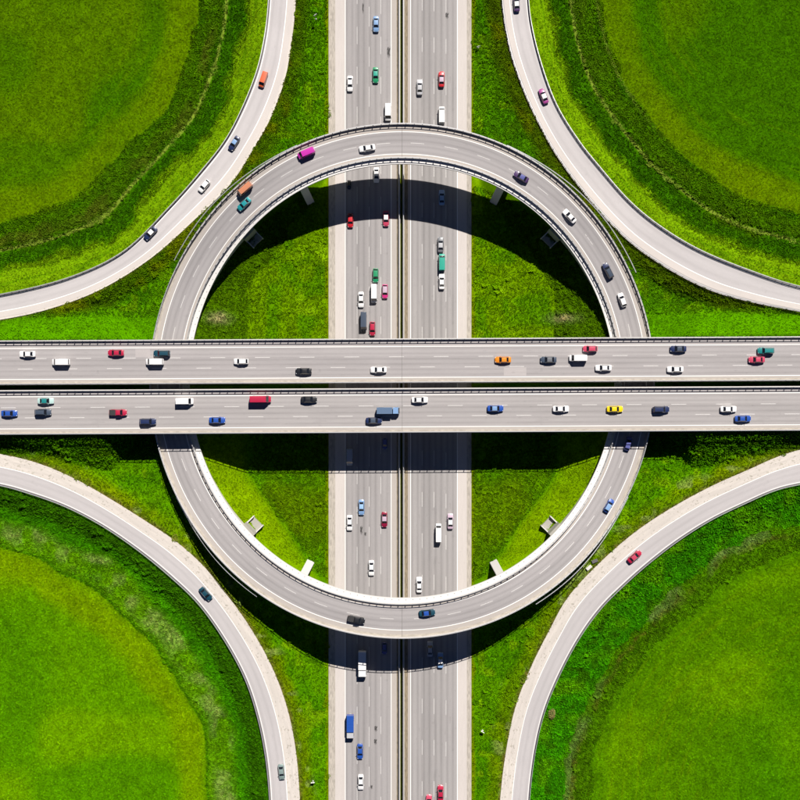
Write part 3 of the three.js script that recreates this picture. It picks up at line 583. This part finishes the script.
const builders = {
  sedan(g) { const L = 4.6, W = 1.84; part('body', smooth(shell(L, W, 0.24, x => x > 0.9 ? mix(0.98, 0.80, (x - 0.9) / 1.4) : x < -1.5 ? 1.02 : 0.99)), 'paint', g);
    cabin(g, { f0: 1.12, f1: 0.38, r1: -0.92, r0: -1.68, yb: 0.95, yt: 1.40, wb: 0.80, wt: 0.60 }); wheels(g, [1.42, -1.35], W / 2); lamps(g, L, W, 0.66); mirrors(g, 0.82, 1.02, W / 2); },
  hatchback(g) { const L = 4.15, W = 1.80; part('body', smooth(shell(L, W, 0.24, x => x > 0.85 ? mix(0.99, 0.82, (x - 0.85) / 1.2) : 1.0)), 'paint', g);
    cabin(g, { f0: 1.10, f1: 0.40, r1: -1.38, r0: -1.92, yb: 0.95, yt: 1.46, wb: 0.79, wt: 0.61 }); wheels(g, [1.3, -1.28], W / 2); lamps(g, L, W, 0.68); mirrors(g, 0.82, 1.04, W / 2); },
  estate(g) { const L = 4.75, W = 1.88; part('body', smooth(shell(L, W, 0.27, x => x > 1.0 ? mix(1.05, 0.90, (x - 1.0) / 1.4) : 1.05)), 'paint', g);
    cabin(g, { f0: 1.20, f1: 0.52, r1: -1.85, r0: -2.22, yb: 1.0, yt: 1.58, wb: 0.83, wt: 0.66 });
    for (const z of [-1, 1]) part('roof_rail', rounded(2.0, 0.06, 0.05, -0.65, 1.66, z * 0.6, 0.02), V.trim, g);
    wheels(g, [1.5, -1.4], W / 2, 1.06); lamps(g, L, W, 0.74); mirrors(g, 0.9, 1.12, W / 2); },
  van(g) { const L = 5.1, W = 1.96; part('body', smooth(shell(L, W, 0.28, x => x > 1.55 ? mix(1.22, 0.98, (x - 1.55) / 1.0) : 1.25)), 'paint', g);
    cabin(g, { f0: 1.95, f1: 1.30, r1: -2.32, r0: -2.44, yb: 1.18, yt: 1.95, wb: 0.92, wt: 0.80, sideEnd: 0.35 }); wheels(g, [1.7, -1.55], W / 2, 1.06); lamps(g, L, W, 0.82); mirrors(g, 1.55, 1.3, W / 2); },
  longvan(g) { const L = 6.1, W = 2.02; part('body', smooth(shell(L, W, 0.3, x => x > 2.0 ? mix(1.3, 1.02, (x - 2.0) / 1.05) : 1.32)), 'paint', g);
    cabin(g, { f0: 2.42, f1: 1.75, r1: -2.86, r0: -2.96, yb: 1.25, yt: 2.4, wb: 0.96, wt: 0.86, sideEnd: 0.9 }); wheels(g, [2.05, -1.9], W / 2, 1.1); lamps(g, L, W, 0.85); mirrors(g, 2.0, 1.4, W / 2); },
  pickup(g) { const L = 5.1, W = 1.88; part('body', smooth(shell(L, W, 0.32, x => x > 1.3 ? mix(1.08, 0.95, (x - 1.3) / 1.2) : 1.06)), 'paint', g);
    cabin(g, { f0: 1.40, f1: 0.75, r1: -0.35, r0: -0.62, yb: 1.02, yt: 1.66, wb: 0.83, wt: 0.68 }); part('bed_cover', rounded(1.78, 0.07, 1.6, -1.55, 1.12, 0, 0.03), V.trim, g); wheels(g, [1.6, -1.55], W / 2, 1.1); lamps(g, L, W, 0.8); mirrors(g, 1.1, 1.12, W / 2); },
  truck(g) { const L = 7.6, W = 2.2; part('chassis', box(L - 0.5, 0.22, 0.9, -0.1, 0.72, 0), V.trim, g);
    const cab = new THREE.Shape(); cab.moveTo(1.75, 0.5); cab.lineTo(3.75, 0.5); cab.lineTo(3.8, 1.35); cab.lineTo(3.35, 2.35); cab.lineTo(1.75, 2.4); const cg = new THREE.ExtrudeGeometry(cab, { depth: W - 0.2, bevelEnabled: true, bevelSize: 0.06, bevelThickness: 0.06, bevelSegments: 2 }); cg.translate(0, 0, -(W - 0.2) / 2); part('cab', cg, 'roof', g);
    const ws = quadGrid([3.83, 1.4, 0.92], [3.42, 2.3, 0.86], [3.42, 2.3, -0.86], [3.83, 1.4, -0.92], 0, 2, 2); ws.translate(0.05, 0.03, 0); ws.computeVertexNormals(); part('windscreen', ws, V.glass, g);
    for (const z of [-1, 1]) part('side_window', box(0.8, 0.55, 0.02, 2.95, 1.75, z * (W / 2 - 0.025)), V.glass, g);
    part('cargo_box', rounded(5.2, 1.95, W, -1.15, 1.86, 0, 0.05), 'paint', g);
    for (let i = 0; i < 5; i++) part('roof_rib', box(0.06, 0.03, W - 0.2, -3.2 + i * 1.03, 2.845, 0), 'paint', g);
    wheels(g, [2.75, -1.9, -2.75], W / 2, 1.35); lamps(g, 7.7, W, 0.75); mirrors(g, 3.3, 1.7, W / 2); },
};
const KIND = { sedan: ['saloon_car', 'car'], hatchback: ['hatchback_car', 'car'], estate: ['estate_car', 'car'], van: ['passenger_van', 'van'], longvan: ['delivery_van', 'van'], pickup: ['pickup_truck', 'pickup truck'], truck: ['box_truck', 'truck'] };
const proto = {};
for (const k in builders) { const g = proto[k] = new THREE.Group(); builders[k](g); g.traverse(m => { if (m.isMesh && typeof m.material === 'string') m.userData.paint = m.material; }); }
const GROUPS = { u: 'vehicles on the upper flyover bridge', l: 'vehicles on the lower flyover bridge', s: 'vehicles in the left lanes of the motorway', n: 'vehicles in the right lanes of the motorway', r: 'vehicles on the ring bridge', tl: 'vehicles on the slip roads', tr: 'vehicles on the slip roads', bl: 'vehicles on the slip roads', br: 'vehicles on the slip roads' };
function onRoad(px, py, where) {              // place and heading on a road, from the plan
  let h = 0; const at = hh => [(px - 400) * MPP * K(hh), (py - 400) * MPP * K(hh)];
  if (where === 's' || where === 'n') { const [x, z] = at(0.8); return { p: [x, 0, z], f: [0, 0, where === 's' ? 1 : -1] }; }
  if (where === 'u' || where === 'l') { const [x, z] = at(EW_H + 0.8), s = where === 'u' ? -1 : 1; return { p: [x, EW_H, z], f: [s, 0, -s * EW_TILT] }; }
  if (where === 'r') { let x, z, th = 0; for (let i = 0; i < 4; i++) { [x, z] = at(h + 0.8); th = Math.atan2(-(z - RC.z), x - RC.x); h = ringH(th); } const r = Math.hypot(x - RC.x, z - RC.z), dh = (ringH(th + 0.01) - ringH(th - 0.01)) / (0.02 * r); return { p: [x, h, z], f: [-Math.sin(th), dh, -Math.cos(th)] }; }
  const P = rampPath[where]; let x, z, b, bi = 0;
  for (let i = 0; i < 3; i++) { [x, z] = at(h + 0.8); b = 1e9; P.forEach((f, k) => { const d = Math.hypot(f.x + f.nx * 0.4 - x, f.z + f.nz * 0.4 - z); if (d < b) { b = d; bi = k; } }); h = P[bi].y; }
  const A = P[bi - 1], B = P[bi + 1], dir = where === 'tl' || where === 'br' ? -1 : 1; // tl runs out to the flyover, br up to it
  const u = clamp(((x - A.x - A.nx * 0.4) * (B.x - A.x) + (z - A.z - A.nz * 0.4) * (B.z - A.z)) / (Math.pow(B.x - A.x, 2) + Math.pow(B.z - A.z, 2)), 0, 1);
  const l = Math.hypot(B.x - A.x, B.z - A.z), a = new THREE.Vector3(dir * (B.x - A.x) / l, dir * (B.y - A.y) / l, dir * (B.z - A.z) / l);
  return { p: [x, mix(A.y, B.y, u), z], f: a.toArray() };
}
function vehicle(px, py, where, kind, color, label, roof, s = 1, yaw = 0) {
  const [name, cat] = KIND[kind], o = proto[kind].clone(true);
  o.name = numbered(name); o.userData = { label, category: cat, group: GROUPS[where] };
  o.traverse(m => { if (m.userData.paint) { m.material = paint(m.userData.paint === 'roof' && roof ? roof : color); m.userData = {}; } });
  const { p, f } = onRoad(px, py, where), F = new THREE.Vector3(...f).normalize(), U0 = new THREE.Vector3(0, 1, 0), R = new THREE.Vector3().crossVectors(F, U0).normalize(), U = new THREE.Vector3().crossVectors(R, F);
  o.quaternion.setFromRotationMatrix(new THREE.Matrix4().makeBasis(F, U, R)); if (yaw) o.rotateY(yaw);
  o.position.set(p[0], p[1] + 0.008, p[2]); o.scale.setScalar(s);
  scene.add(o); shade(o);
}
const CARS = [
  // upper flyover bridge
  [27.3, 354, 'u', 'sedan', 'white', 'white saloon car nearest the left edge on the upper flyover'],
  [61, 362, 'u', 'van', 'white', 'white van second from the left edge on the upper flyover'],
  [115.8, 352.8, 'u', 'sedan', 'crimson', 'bright red saloon on the upper flyover, left of the dark teal car'],
  [161.8, 353.3, 'u', 'estate', 'darkteal', 'dark teal estate car on the upper flyover above a white van'],
  [154.8, 361.7, 'u', 'van', 'white', 'white van on the upper flyover just below the dark teal estate'],
  [241, 361.3, 'u', 'hatchback', 'white', 'white hatchback alone in the middle lane of the upper flyover, left of centre'],
  [303.6, 371.2, 'u', 'sedan', 'black', 'black saloon in the lowest lane of the upper flyover'],
  [378.6, 369.7, 'u', 'sedan', 'white', 'white saloon on the upper flyover over the motorway'],
  [503, 359.7, 'u', 'sedan', 'orange', 'orange saloon on the upper flyover'],
  [548.5, 359.7, 'u', 'sedan', 'slate', 'dark slate saloon on the upper flyover between orange car and white van', 'grey'],
  [578.2, 358, 'u', 'van', 'white', 'white van on the upper flyover just below the pinkish red car'],
  [590.2, 348.7, 'u', 'hatchback', 'rose', 'small pinkish red hatchback in the top lane of the upper flyover'],
  [603.5, 367.8, 'u', 'sedan', 'white', 'white saloon in the lowest lane of the upper flyover near the ring'],
  [678.3, 348.8, 'u', 'sedan', 'navy', 'dark blue saloon in the top lane of the upper flyover', 'slate'],
  [675.3, 369.2, 'u', 'sedan', 'white', 'white saloon in the lowest lane right below the dark blue saloon'],
  [766, 350.6, 'u', 'estate', 'teal', 'teal green estate car at the right end of the upper flyover'],
  [756.8, 359.6, 'u', 'sedan', 'rose', 'rose red saloon with dark glass below the teal green estate'],
  // lower flyover bridge
  [9.2, 413.4, 'l', 'sedan', 'blue', 'blue saloon with pale bonnet at the left edge of the lower flyover', 'blue'],
  [45.6, 400.9, 'l', 'sedan', 'seafoam', 'pale seafoam saloon with teal roof on the lower flyover', 'teal'],
  [42.8, 412.2, 'l', 'estate', 'slate', 'dark slate estate below the pale seafoam saloon'],
  [118, 412.5, 'l', 'pickup', 'crimson', 'red pickup with black bed cover on the lower flyover'],
  [147.7, 421.6, 'l', 'estate', 'navy', 'navy estate in the lowest lane above the left end of the ring'],
  [184.5, 401.2, 'l', 'van', 'white', 'white van in the top lane of the lower flyover'],
  [217.2, 420.2, 'l', 'sedan', 'blue', 'deep blue saloon in the lowest lane of the lower flyover, left half'],
  [260.4, 399.2, 'l', 'longvan', 'crimson', 'long red van on the lower flyover'],
  [309, 399.6, 'l', 'sedan', 'black', 'black saloon in the top lane of the lower flyover'],
  [388, 410.6, 'l', 'truck', 'steelblue', 'slate blue box truck over the motorway on the lower flyover', 'lightblue', 0.86],
  [374, 420.5, 'l', 'sedan', 'navy', 'dark navy saloon just below the box truck on the flyover', 'slate'],
  [419.8, 399.8, 'l', 'sedan', 'white', 'white saloon in the top lane of the lower flyover over the motorway'],
  [495.5, 408.4, 'l', 'sedan', 'blue', 'bright blue saloon right of centre on the lower flyover', 'lightblue'],
  [561, 408.8, 'l', 'sedan', 'white', 'white saloon on the lower flyover left of the yellow car'],
  [615, 409, 'l', 'sedan', 'yellow', 'yellow saloon on the lower flyover'],
  [661, 409.4, 'l', 'estate', 'navy', 'navy estate on the lower flyover right of the yellow car'],
  [728.6, 409, 'l', 'sedan', 'white', 'white saloon above the blue car at the right end of the lower flyover'],
  [743, 418.6, 'l', 'sedan', 'blue', 'blue saloon in the lowest lane at the right end of the lower flyover'],
  // motorway, left lanes, heading down the picture
  [376, 24, 's', 'sedan', 'lightblue', 'light blue saloon topmost in the left motorway lanes'],
  [350, 83.5, 's', 'sedan', 'white', 'white saloon by the hard shoulder above the ring, left motorway lanes'],
  [375.6, 75, 's', 'sedan', 'green', 'green saloon above the ring in the left motorway lanes', 'jade'],
  [388, 112, 's', 'van', 'white', 'white van by the median just above the ring parapet'],
  [376.4, 175, 's', 'sedan', 'white', 'white saloon just below the ring at the edge of its shadow'],
  [349, 184.6, 's', 'hatchback', 'black', 'tiny black car standing in for a motorcycle at the shadow edge by the left shoulder', null, 0.66],  // shrunken hatchback stands in for a motorcycle
  [350.4, 220.4, 's', 'hatchback', 'red', 'red hatchback half out of the ring shadow in the left motorway lanes'],
  [386, 218.5, 's', 'sedan', 'rose', 'red saloon with roof glint painted white leaving the shadow beside the median', 'white'],
  [375.6, 275.4, 's', 'hatchback', 'green', 'green hatchback following a long white van in the left motorway lanes'],
  [374, 293.4, 's', 'longvan', 'white', 'long white van between the green hatchback and the red hatchback', null, 0.92],
  [361, 299.6, 's', 'sedan', 'white', 'white saloon above the dark slate van in the left motorway lanes'],
  [385, 291.4, 's', 'hatchback', 'pink', 'hot pink hatchback beside the median below the ring', 'mauve'],
  [363.6, 321.6, 's', 'longvan', 'slate', 'dark slate van just above the flyover, left motorway lanes', null, 0.95],
  [372.4, 328.6, 's', 'hatchback', 'crimson', 'red hatchback just above the flyover beside the dark slate van'],
  [349.6, 457, 's', 'van', 'silver', 'pale van in the flyover shadow by the left shoulder'],
  [384.8, 443.5, 's', 'hatchback', 'violet', 'small violet car in the flyover shadow beside the median', null, 0.82],
  [361.4, 507.4, 's', 'sedan', 'lightblue', 'light blue saloon below the flyover, left motorway lanes', 'sky'],
  [349.6, 522.8, 's', 'sedan', 'white', 'white saloon by the left shoulder below the light blue saloon'],
  [384.4, 519.6, 's', 'sedan', 'maroon', 'dark red saloon with roof glint painted pale below the flyover', 'mauve'],
  [371.4, 568, 's', 'sedan', 'white', 'white saloon with mauve rear just above the lower ring arc', null],
  [362.4, 663.4, 's', 'truck', 'white', 'long white box truck leaving the shadow below the ring', null, 1.05],
  [384.4, 648.4, 's', 'hatchback', 'violet', 'small violet car in the shadow below the ring', null, 0.85],
  [350.4, 726, 's', 'truck', 'blue', 'blue box truck with pale cab by the left shoulder near the bottom', 'silver', 0.95],
  [360, 751.6, 's', 'sedan', 'blue', 'vivid blue saloon between the blue truck and a white car'],
  [360.8, 782.2, 's', 'sedan', 'white', 'white saloon at the bottom of the left motorway lanes'],
  // motorway, right lanes, heading up
  [419.7, 87, 'n', 'sedan', 'silver', 'silver saloon beside the red car above the ring'],
  [441.5, 79, 'n', 'sedan', 'red', 'red saloon with roof glint painted pale above the ring, right motorway lanes', 'mauve'],
  [441.8, 115.2, 'n', 'van', 'white', 'white van just above the ring in the right motorway lanes'],
  [441.8, 197.4, 'n', 'sedan', 'sky', 'pale blue saloon inside the shadow below the upper ring arc'],
  [440.6, 244.6, 'n', 'sedan', 'grey', 'grey saloon just out of the shadow, ahead of a teal van', 'silver'],
  [442, 262.4, 'n', 'van', 'jade', 'teal van between the grey saloon and a white saloon'],
  [441.8, 281.4, 'n', 'sedan', 'white', 'white saloon behind the teal van, right motorway lanes'],
  [450.4, 521.2, 'n', 'sedan', 'mauve', 'pale mauve saloon nearest the right shoulder below the flyover', 'white'],
  [438.5, 532.8, 'n', 'longvan', 'white', 'white delivery van below the flyover, right motorway lanes', null, 0.9],
  [419.2, 584.8, 'n', 'sedan', 'white', 'white saloon just above the lower ring arc, right motorway lanes'],
  [430, 649, 'n', 'sedan', 'silver', 'pale saloon wholly in the shadow below the ring, right motorway lanes'],
  [440.4, 660.2, 'n', 'sedan', 'lightblue', 'bluish saloon at the lower shadow edge, right motorway lanes', 'white'],
  [440.5, 793, 'n', 'sedan', 'crimson', 'red saloon at the bottom edge in the right motorway lanes'],
  [429, 802.5, 'n', 'sedan', 'rose', 'pinkish red saloon mostly cut off by the bottom edge'],
  // ring
  [306.5, 153, 'r', 'van', 'magenta', 'magenta van on the upper left of the ring'],
  [367.2, 148, 'r', 'sedan', 'white', 'white saloon on top of the ring right of the magenta van'],
  [245, 189, 'r', 'longvan', 'salmon', 'salmon orange van on the ring beside a turquoise car', null, 0.86],
  [244.3, 203.8, 'r', 'sedan', 'aqua', 'turquoise saloon on the ring beside the salmon van'],
  [521, 176.6, 'r', 'sedan', 'purple', 'dark purple saloon on the upper right of the ring', 'violet'],
  [569.4, 215.8, 'r', 'sedan', 'white', 'white saloon on the ring at upper right'],
  [608, 270.5, 'r', 'estate', 'navy', 'navy estate on the right side of the ring', 'slate'],
  [622.3, 299.8, 'r', 'hatchback', 'white', 'white hatchback on the ring just above the flyover', null],
  [628.2, 443.5, 'r', 'hatchback', 'violet', 'violet hatchback in the flyover shadow at the right end of the ring'],
  [608.8, 505.8, 'r', 'hatchback', 'blue', 'blue hatchback on the lower right of the ring', 'lightblue'],
  [427.2, 613, 'r', 'sedan', 'darkteal', 'dark teal saloon at the bottom of the ring', 'blue'],
  [356.2, 619.8, 'r', 'pickup', 'black', 'black pickup truck at the bottom of the ring'],
  // slip roads
  [263.2, 79.5, 'tl', 'van', 'orangered', 'orange red van on the top left slip road', null, 0.92],
  [234, 143.2, 'tl', 'sedan', 'navy', 'navy saloon with blue roof on the top left slip road', 'lightblue'],
  [204, 186, 'tl', 'hatchback', 'white', 'white hatchback on the top left slip road beside the ring', null],
  [150.3, 233.3, 'tl', 'sedan', 'navy', 'navy saloon with roof glint painted white lowest on the top left slip road', 'white'],
  [516.6, 3.5, 'tr', 'sedan', 'purple', 'dark saloon with roof glint painted white at the top edge on the right slip road', 'white'],
  [543.7, 96, 'tr', 'sedan', 'plum', 'magenta saloon with roof glint painted white on the top right slip road', 'white'],
  [205.5, 593.8, 'bl', 'sedan', 'darkteal', 'dark teal saloon on the bottom left slip road beside the ring'],
  [281.4, 772, 'bl', 'sedan', 'sage', 'grey green saloon low on the bottom left slip road'],
  [634.8, 556.6, 'br', 'sedan', 'crimson', 'red saloon alone on the bottom right slip road', 'rose'],
];
for (const c of CARS) vehicle(...c);

// ---------------------------------------------------------------- roadside bits
function spot(px, py) { let x = (px - 400) * MPP, z = (py - 400) * MPP, h = 0; for (let i = 0; i < 3; i++) { h = terrain(x, z); x = (px - 400) * MPP * K(h); z = (py - 400) * MPP * K(h); } return [x, h, z]; }
for (const [px, py, a, label] of [[313, 781, 0.1, 'small white sign on a post in the grass near the bottom, left of the motorway'], [482.5, 730.5, -0.5, 'small white sign on a post in the grass right of the motorway'], [478, 47.5, 0.3, 'small white sign in the grass near the top, right of the motorway'], [316, 19, 0.6, 'tall grey sign post in the grass near the top, left of the motorway']]) {
  const t = thing('road_sign', label, 'sign', 'small signs in the verges'); const [x, h, z] = spot(px, py); t.position.set(x, h, z); t.rotation.y = a; const tall = label.startsWith('tall') ? 4.2 : 1.6;
  const pg = new THREE.CylinderGeometry(0.06, 0.07, tall + 0.4, 8); pg.translate(0, tall / 2 - 0.2, 0); part('post', pg, M.steel, t);
  part('sign_panel', rounded(1.1, 0.8, 0.07, 0, tall - 0.4, 0.1, 0.03), M.white, t); part('footing', rounded(0.5, 0.35, 0.5, 0, 0.02, 0, 0.05), M.pale, t);
}
{ // the straw-coloured bush by the lower right slip road and two low concrete blocks under the ring's edge
  const leaf = new THREE.MeshPhysicalMaterial({ color: new THREE.Color().setRGB(0.30, 0.25, 0.09), roughness: 1, specularIntensity: 0.3, side: THREE.DoubleSide });
  const t = thing('dry_bush', 'straw coloured dry bush beside the bottom right slip road', 'bush'); const [x, h, z] = spot(551.5, 713); t.position.set(x, h, z);
  const P = []; for (let i = 0; i < 900; i++) { const a = rnd() * 6.283, e = Math.acos(1 - rnd()), r = 0.5 + 0.75 * Math.cbrt(rnd()), c = new THREE.Vector3(Math.sin(e) * Math.cos(a) * r * 0.9, Math.cos(e) * r * 1.1 + 0.1, Math.sin(e) * Math.sin(a) * r * 1.5), u = new THREE.Vector3(rnd() - 0.5, rnd() - 0.5, rnd() - 0.5).normalize().multiplyScalar(0.14), v = new THREE.Vector3(rnd() - 0.5, rnd() - 0.5, rnd() - 0.5).normalize().multiplyScalar(0.14); for (const q of [c.clone().sub(u), c.clone().add(u), c.clone().add(v)]) P.push(q.x, q.y, q.z); }
  const g = new THREE.BufferGeometry(); g.setAttribute('position', new THREE.Float32BufferAttribute(P, 3)); g.computeVertexNormals(); part('foliage', g, leaf, t);
  const sg = new THREE.CylinderGeometry(0.05, 0.09, 1, 7); sg.translate(0, 0.3, 0); part('stem', sg, M.brownGravel, t);
  for (const [px, py, a, label] of [[588.8, 567.5, 0.7, 'pale concrete block between ring and bottom right slip road'], [594.5, 561, 0.4, 'darker concrete block lying beside the pale one near the right slip road']]) {
    const m = part(numbered('concrete_block'), rounded(1.8, 0.6, 0.9, 0, 0.3, 0, 0.07), label.startsWith('dark') ? M.rail_shade_strip : M.pale, scene); const [x, h, z] = spot(px, py); m.position.set(x, h, z); m.rotation.y = a; m.userData = { label, category: 'block', group: 'concrete blocks by the ring' };
  }
}
// ---------------------------------------------------------------- grass and scrub: tufts of leaf blades, each a real little plant
{
  const tuft = (blades, spread, tall, wid, sd) => {
    const P = [], I = []; let s = sd; const r = () => { s = (s * 16807) % 2147483647; return s / 2147483647; };
    for (let b = 0; b < blades; b++) {
      const a = (b + r() * 0.8) / blades * Math.PI * 2, ca = Math.cos(a), sa = Math.sin(a), L = spread * (0.6 + 0.7 * r()), H = tall * (0.5 + 0.7 * r()), w = wid * (0.7 + 0.6 * r()), r0 = spread * 0.12;
      const k = P.length / 3;
      P.push(ca * r0 - sa * w, -0.05, sa * r0 + ca * w, ca * r0 + sa * w, -0.05, sa * r0 - ca * w, ca * L * 0.6 - sa * w * 0.9, H * 0.8, sa * L * 0.6 + ca * w * 0.9, ca * L * 0.6 + sa * w * 0.9, H * 0.85, sa * L * 0.6 - ca * w * 0.9, ca * L, H * (0.6 + 0.5 * r()), sa * L);
      I.push(k, k + 1, k + 2, k + 1, k + 3, k + 2, k + 2, k + 3, k + 4);
    }
    const g = new THREE.BufferGeometry(); g.setAttribute('position', new THREE.Float32BufferAttribute(P, 3)); g.setIndex(I); const q = g.toNonIndexed(); q.computeVertexNormals(); return q;
  };
  const clump = (n, sd) => {                     // a low rounded bush of separate leaves
    const P = []; let s = sd; const r = () => { s = (s * 16807) % 2147483647; return s / 2147483647; };
    for (let i = 0; i < n; i++) {
      const a = r() * 6.283, e = Math.acos(1 - 0.95 * r()), k = 0.5 + 0.5 * Math.sqrt(r()), c = new THREE.Vector3(Math.sin(e) * Math.cos(a) * k, Math.cos(e) * k * 0.7, Math.sin(e) * Math.sin(a) * k);
      const d = c.clone().setY(c.y * 0.3 + 0.15 * (r() - 0.3)).normalize().multiplyScalar(0.2 + 0.16 * r()), w = new THREE.Vector3(-d.z, (r() - 0.5) * 0.2, d.x).multiplyScalar(0.5), tip = c.clone().add(d), l = c.clone().addScaledVector(d, 0.4).add(w), q = c.clone().addScaledVector(d, 0.4).sub(w);
      for (const v of [c, l, tip, c, tip, q]) P.push(v.x, v.y, v.z);
    }
    const g = new THREE.BufferGeometry(); g.setAttribute('position', new THREE.Float32BufferAttribute(P, 3)); g.computeVertexNormals(); return g;
  };
  const mat = new THREE.MeshPhysicalMaterial({ color: 0xffffff, roughness: 1, specularIntensity: 0.05, side: THREE.DoubleSide });
  const kinds = [
    { name: 'meadow_grass', label: 'short green grass covering the fields and mown banks', cat: 'grass', geo: tuft(6, 0.34, 0.11, 0.085, 77) },
    { name: 'scrub_grass', label: 'tall rough green scrub on the banks and ditches', cat: 'scrub', geo: tuft(8, 0.5, 0.42, 0.13, 991) },
    { name: 'weed_clumps', label: 'leafy weed clumps scattered through the verges and ditches', cat: 'weeds', geo: clump(64, 4242) },
  ];
  const lists = [[], [], []], o = [0, 0, 0], R = 137, step = 0.31;
  for (let gz = -R; gz < R; gz += step) for (let gx = -R; gx < R; gx += step) {
    const x = gx + rnd() * step, z = gz + rnd() * step, u = rnd(), u2 = rnd(), u3 = rnd(), u4 = rnd();
    const ax = Math.abs(x); if (ax < 21.75) continue;
    const ew = z - zEW(x); if (Math.abs(ew) < 13.2) continue;
    const df = lookup(gF, x, z), dO = lookup(gO, x, z); if (df < 0.35 && dO < 0.35) continue;
    const r = Math.hypot(x - RC.x, z - RC.z); if (r > 63 && r < 73.5) continue;
    const [size, dens] = grass(x, z, o);
    const big = size > 0.3 + (u2 - 0.5) * 0.25 ? 1 : 0;
    if (big && size > 0.33 && u3 > 0.965 && noise(x * 0.17 + 77, z * 0.17) + size * 0.3 > 0.62) { const b = 0.7 + 0.7 * u4; lists[2].push(x, terrain(x, z) - 0.1, z, 0.5 + 0.75 * u * u, u * 40, o[0] * b, o[1] * b, o[2] * b); continue; }
    if (u > dens * (big ? 0.6 : 0.7)) continue;
    let s = big ? 0.4 + size * (0.3 + 0.7 * u3) : 0.6 + 0.5 * u3;
    const b = 0.5 + 1.15 * u4 * u4 + 0.12 * u3;
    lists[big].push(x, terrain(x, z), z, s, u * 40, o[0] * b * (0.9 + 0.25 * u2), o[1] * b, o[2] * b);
  }
  const m4 = new THREE.Matrix4(), q = new THREE.Quaternion(), e = new THREE.Euler(), p = new THREE.Vector3(), sc = new THREE.Vector3(), col = new THREE.Color();
  kinds.forEach((k, ki) => {
    const l = lists[ki], n = l.length / 8, im = new THREE.InstancedMesh(k.geo, mat, n);
    im.name = k.name; im.userData = { kind: 'stuff', label: k.label, category: k.cat };
    for (let i = 0; i < n; i++) {
      const a = i * 8; e.set((noise(i, 3) - 0.5) * 0.5, l[a + 4] * 6.28, (noise(i, 9) - 0.5) * 0.5); q.setFromEuler(e);
      m4.compose(p.set(l[a], l[a + 1], l[a + 2]), q, sc.set(l[a + 3], l[a + 3] * (0.8 + 0.5 * hsh(i, 4)), l[a + 3])); im.setMatrixAt(i, m4);
      im.setColorAt(i, col.setRGB(l[a + 5], l[a + 6], l[a + 7]));
    }
    im.castShadow = im.receiveShadow = true; scene.add(im);
    console.log(k.name, n);
  });
}
renderer.render(scene, camera);
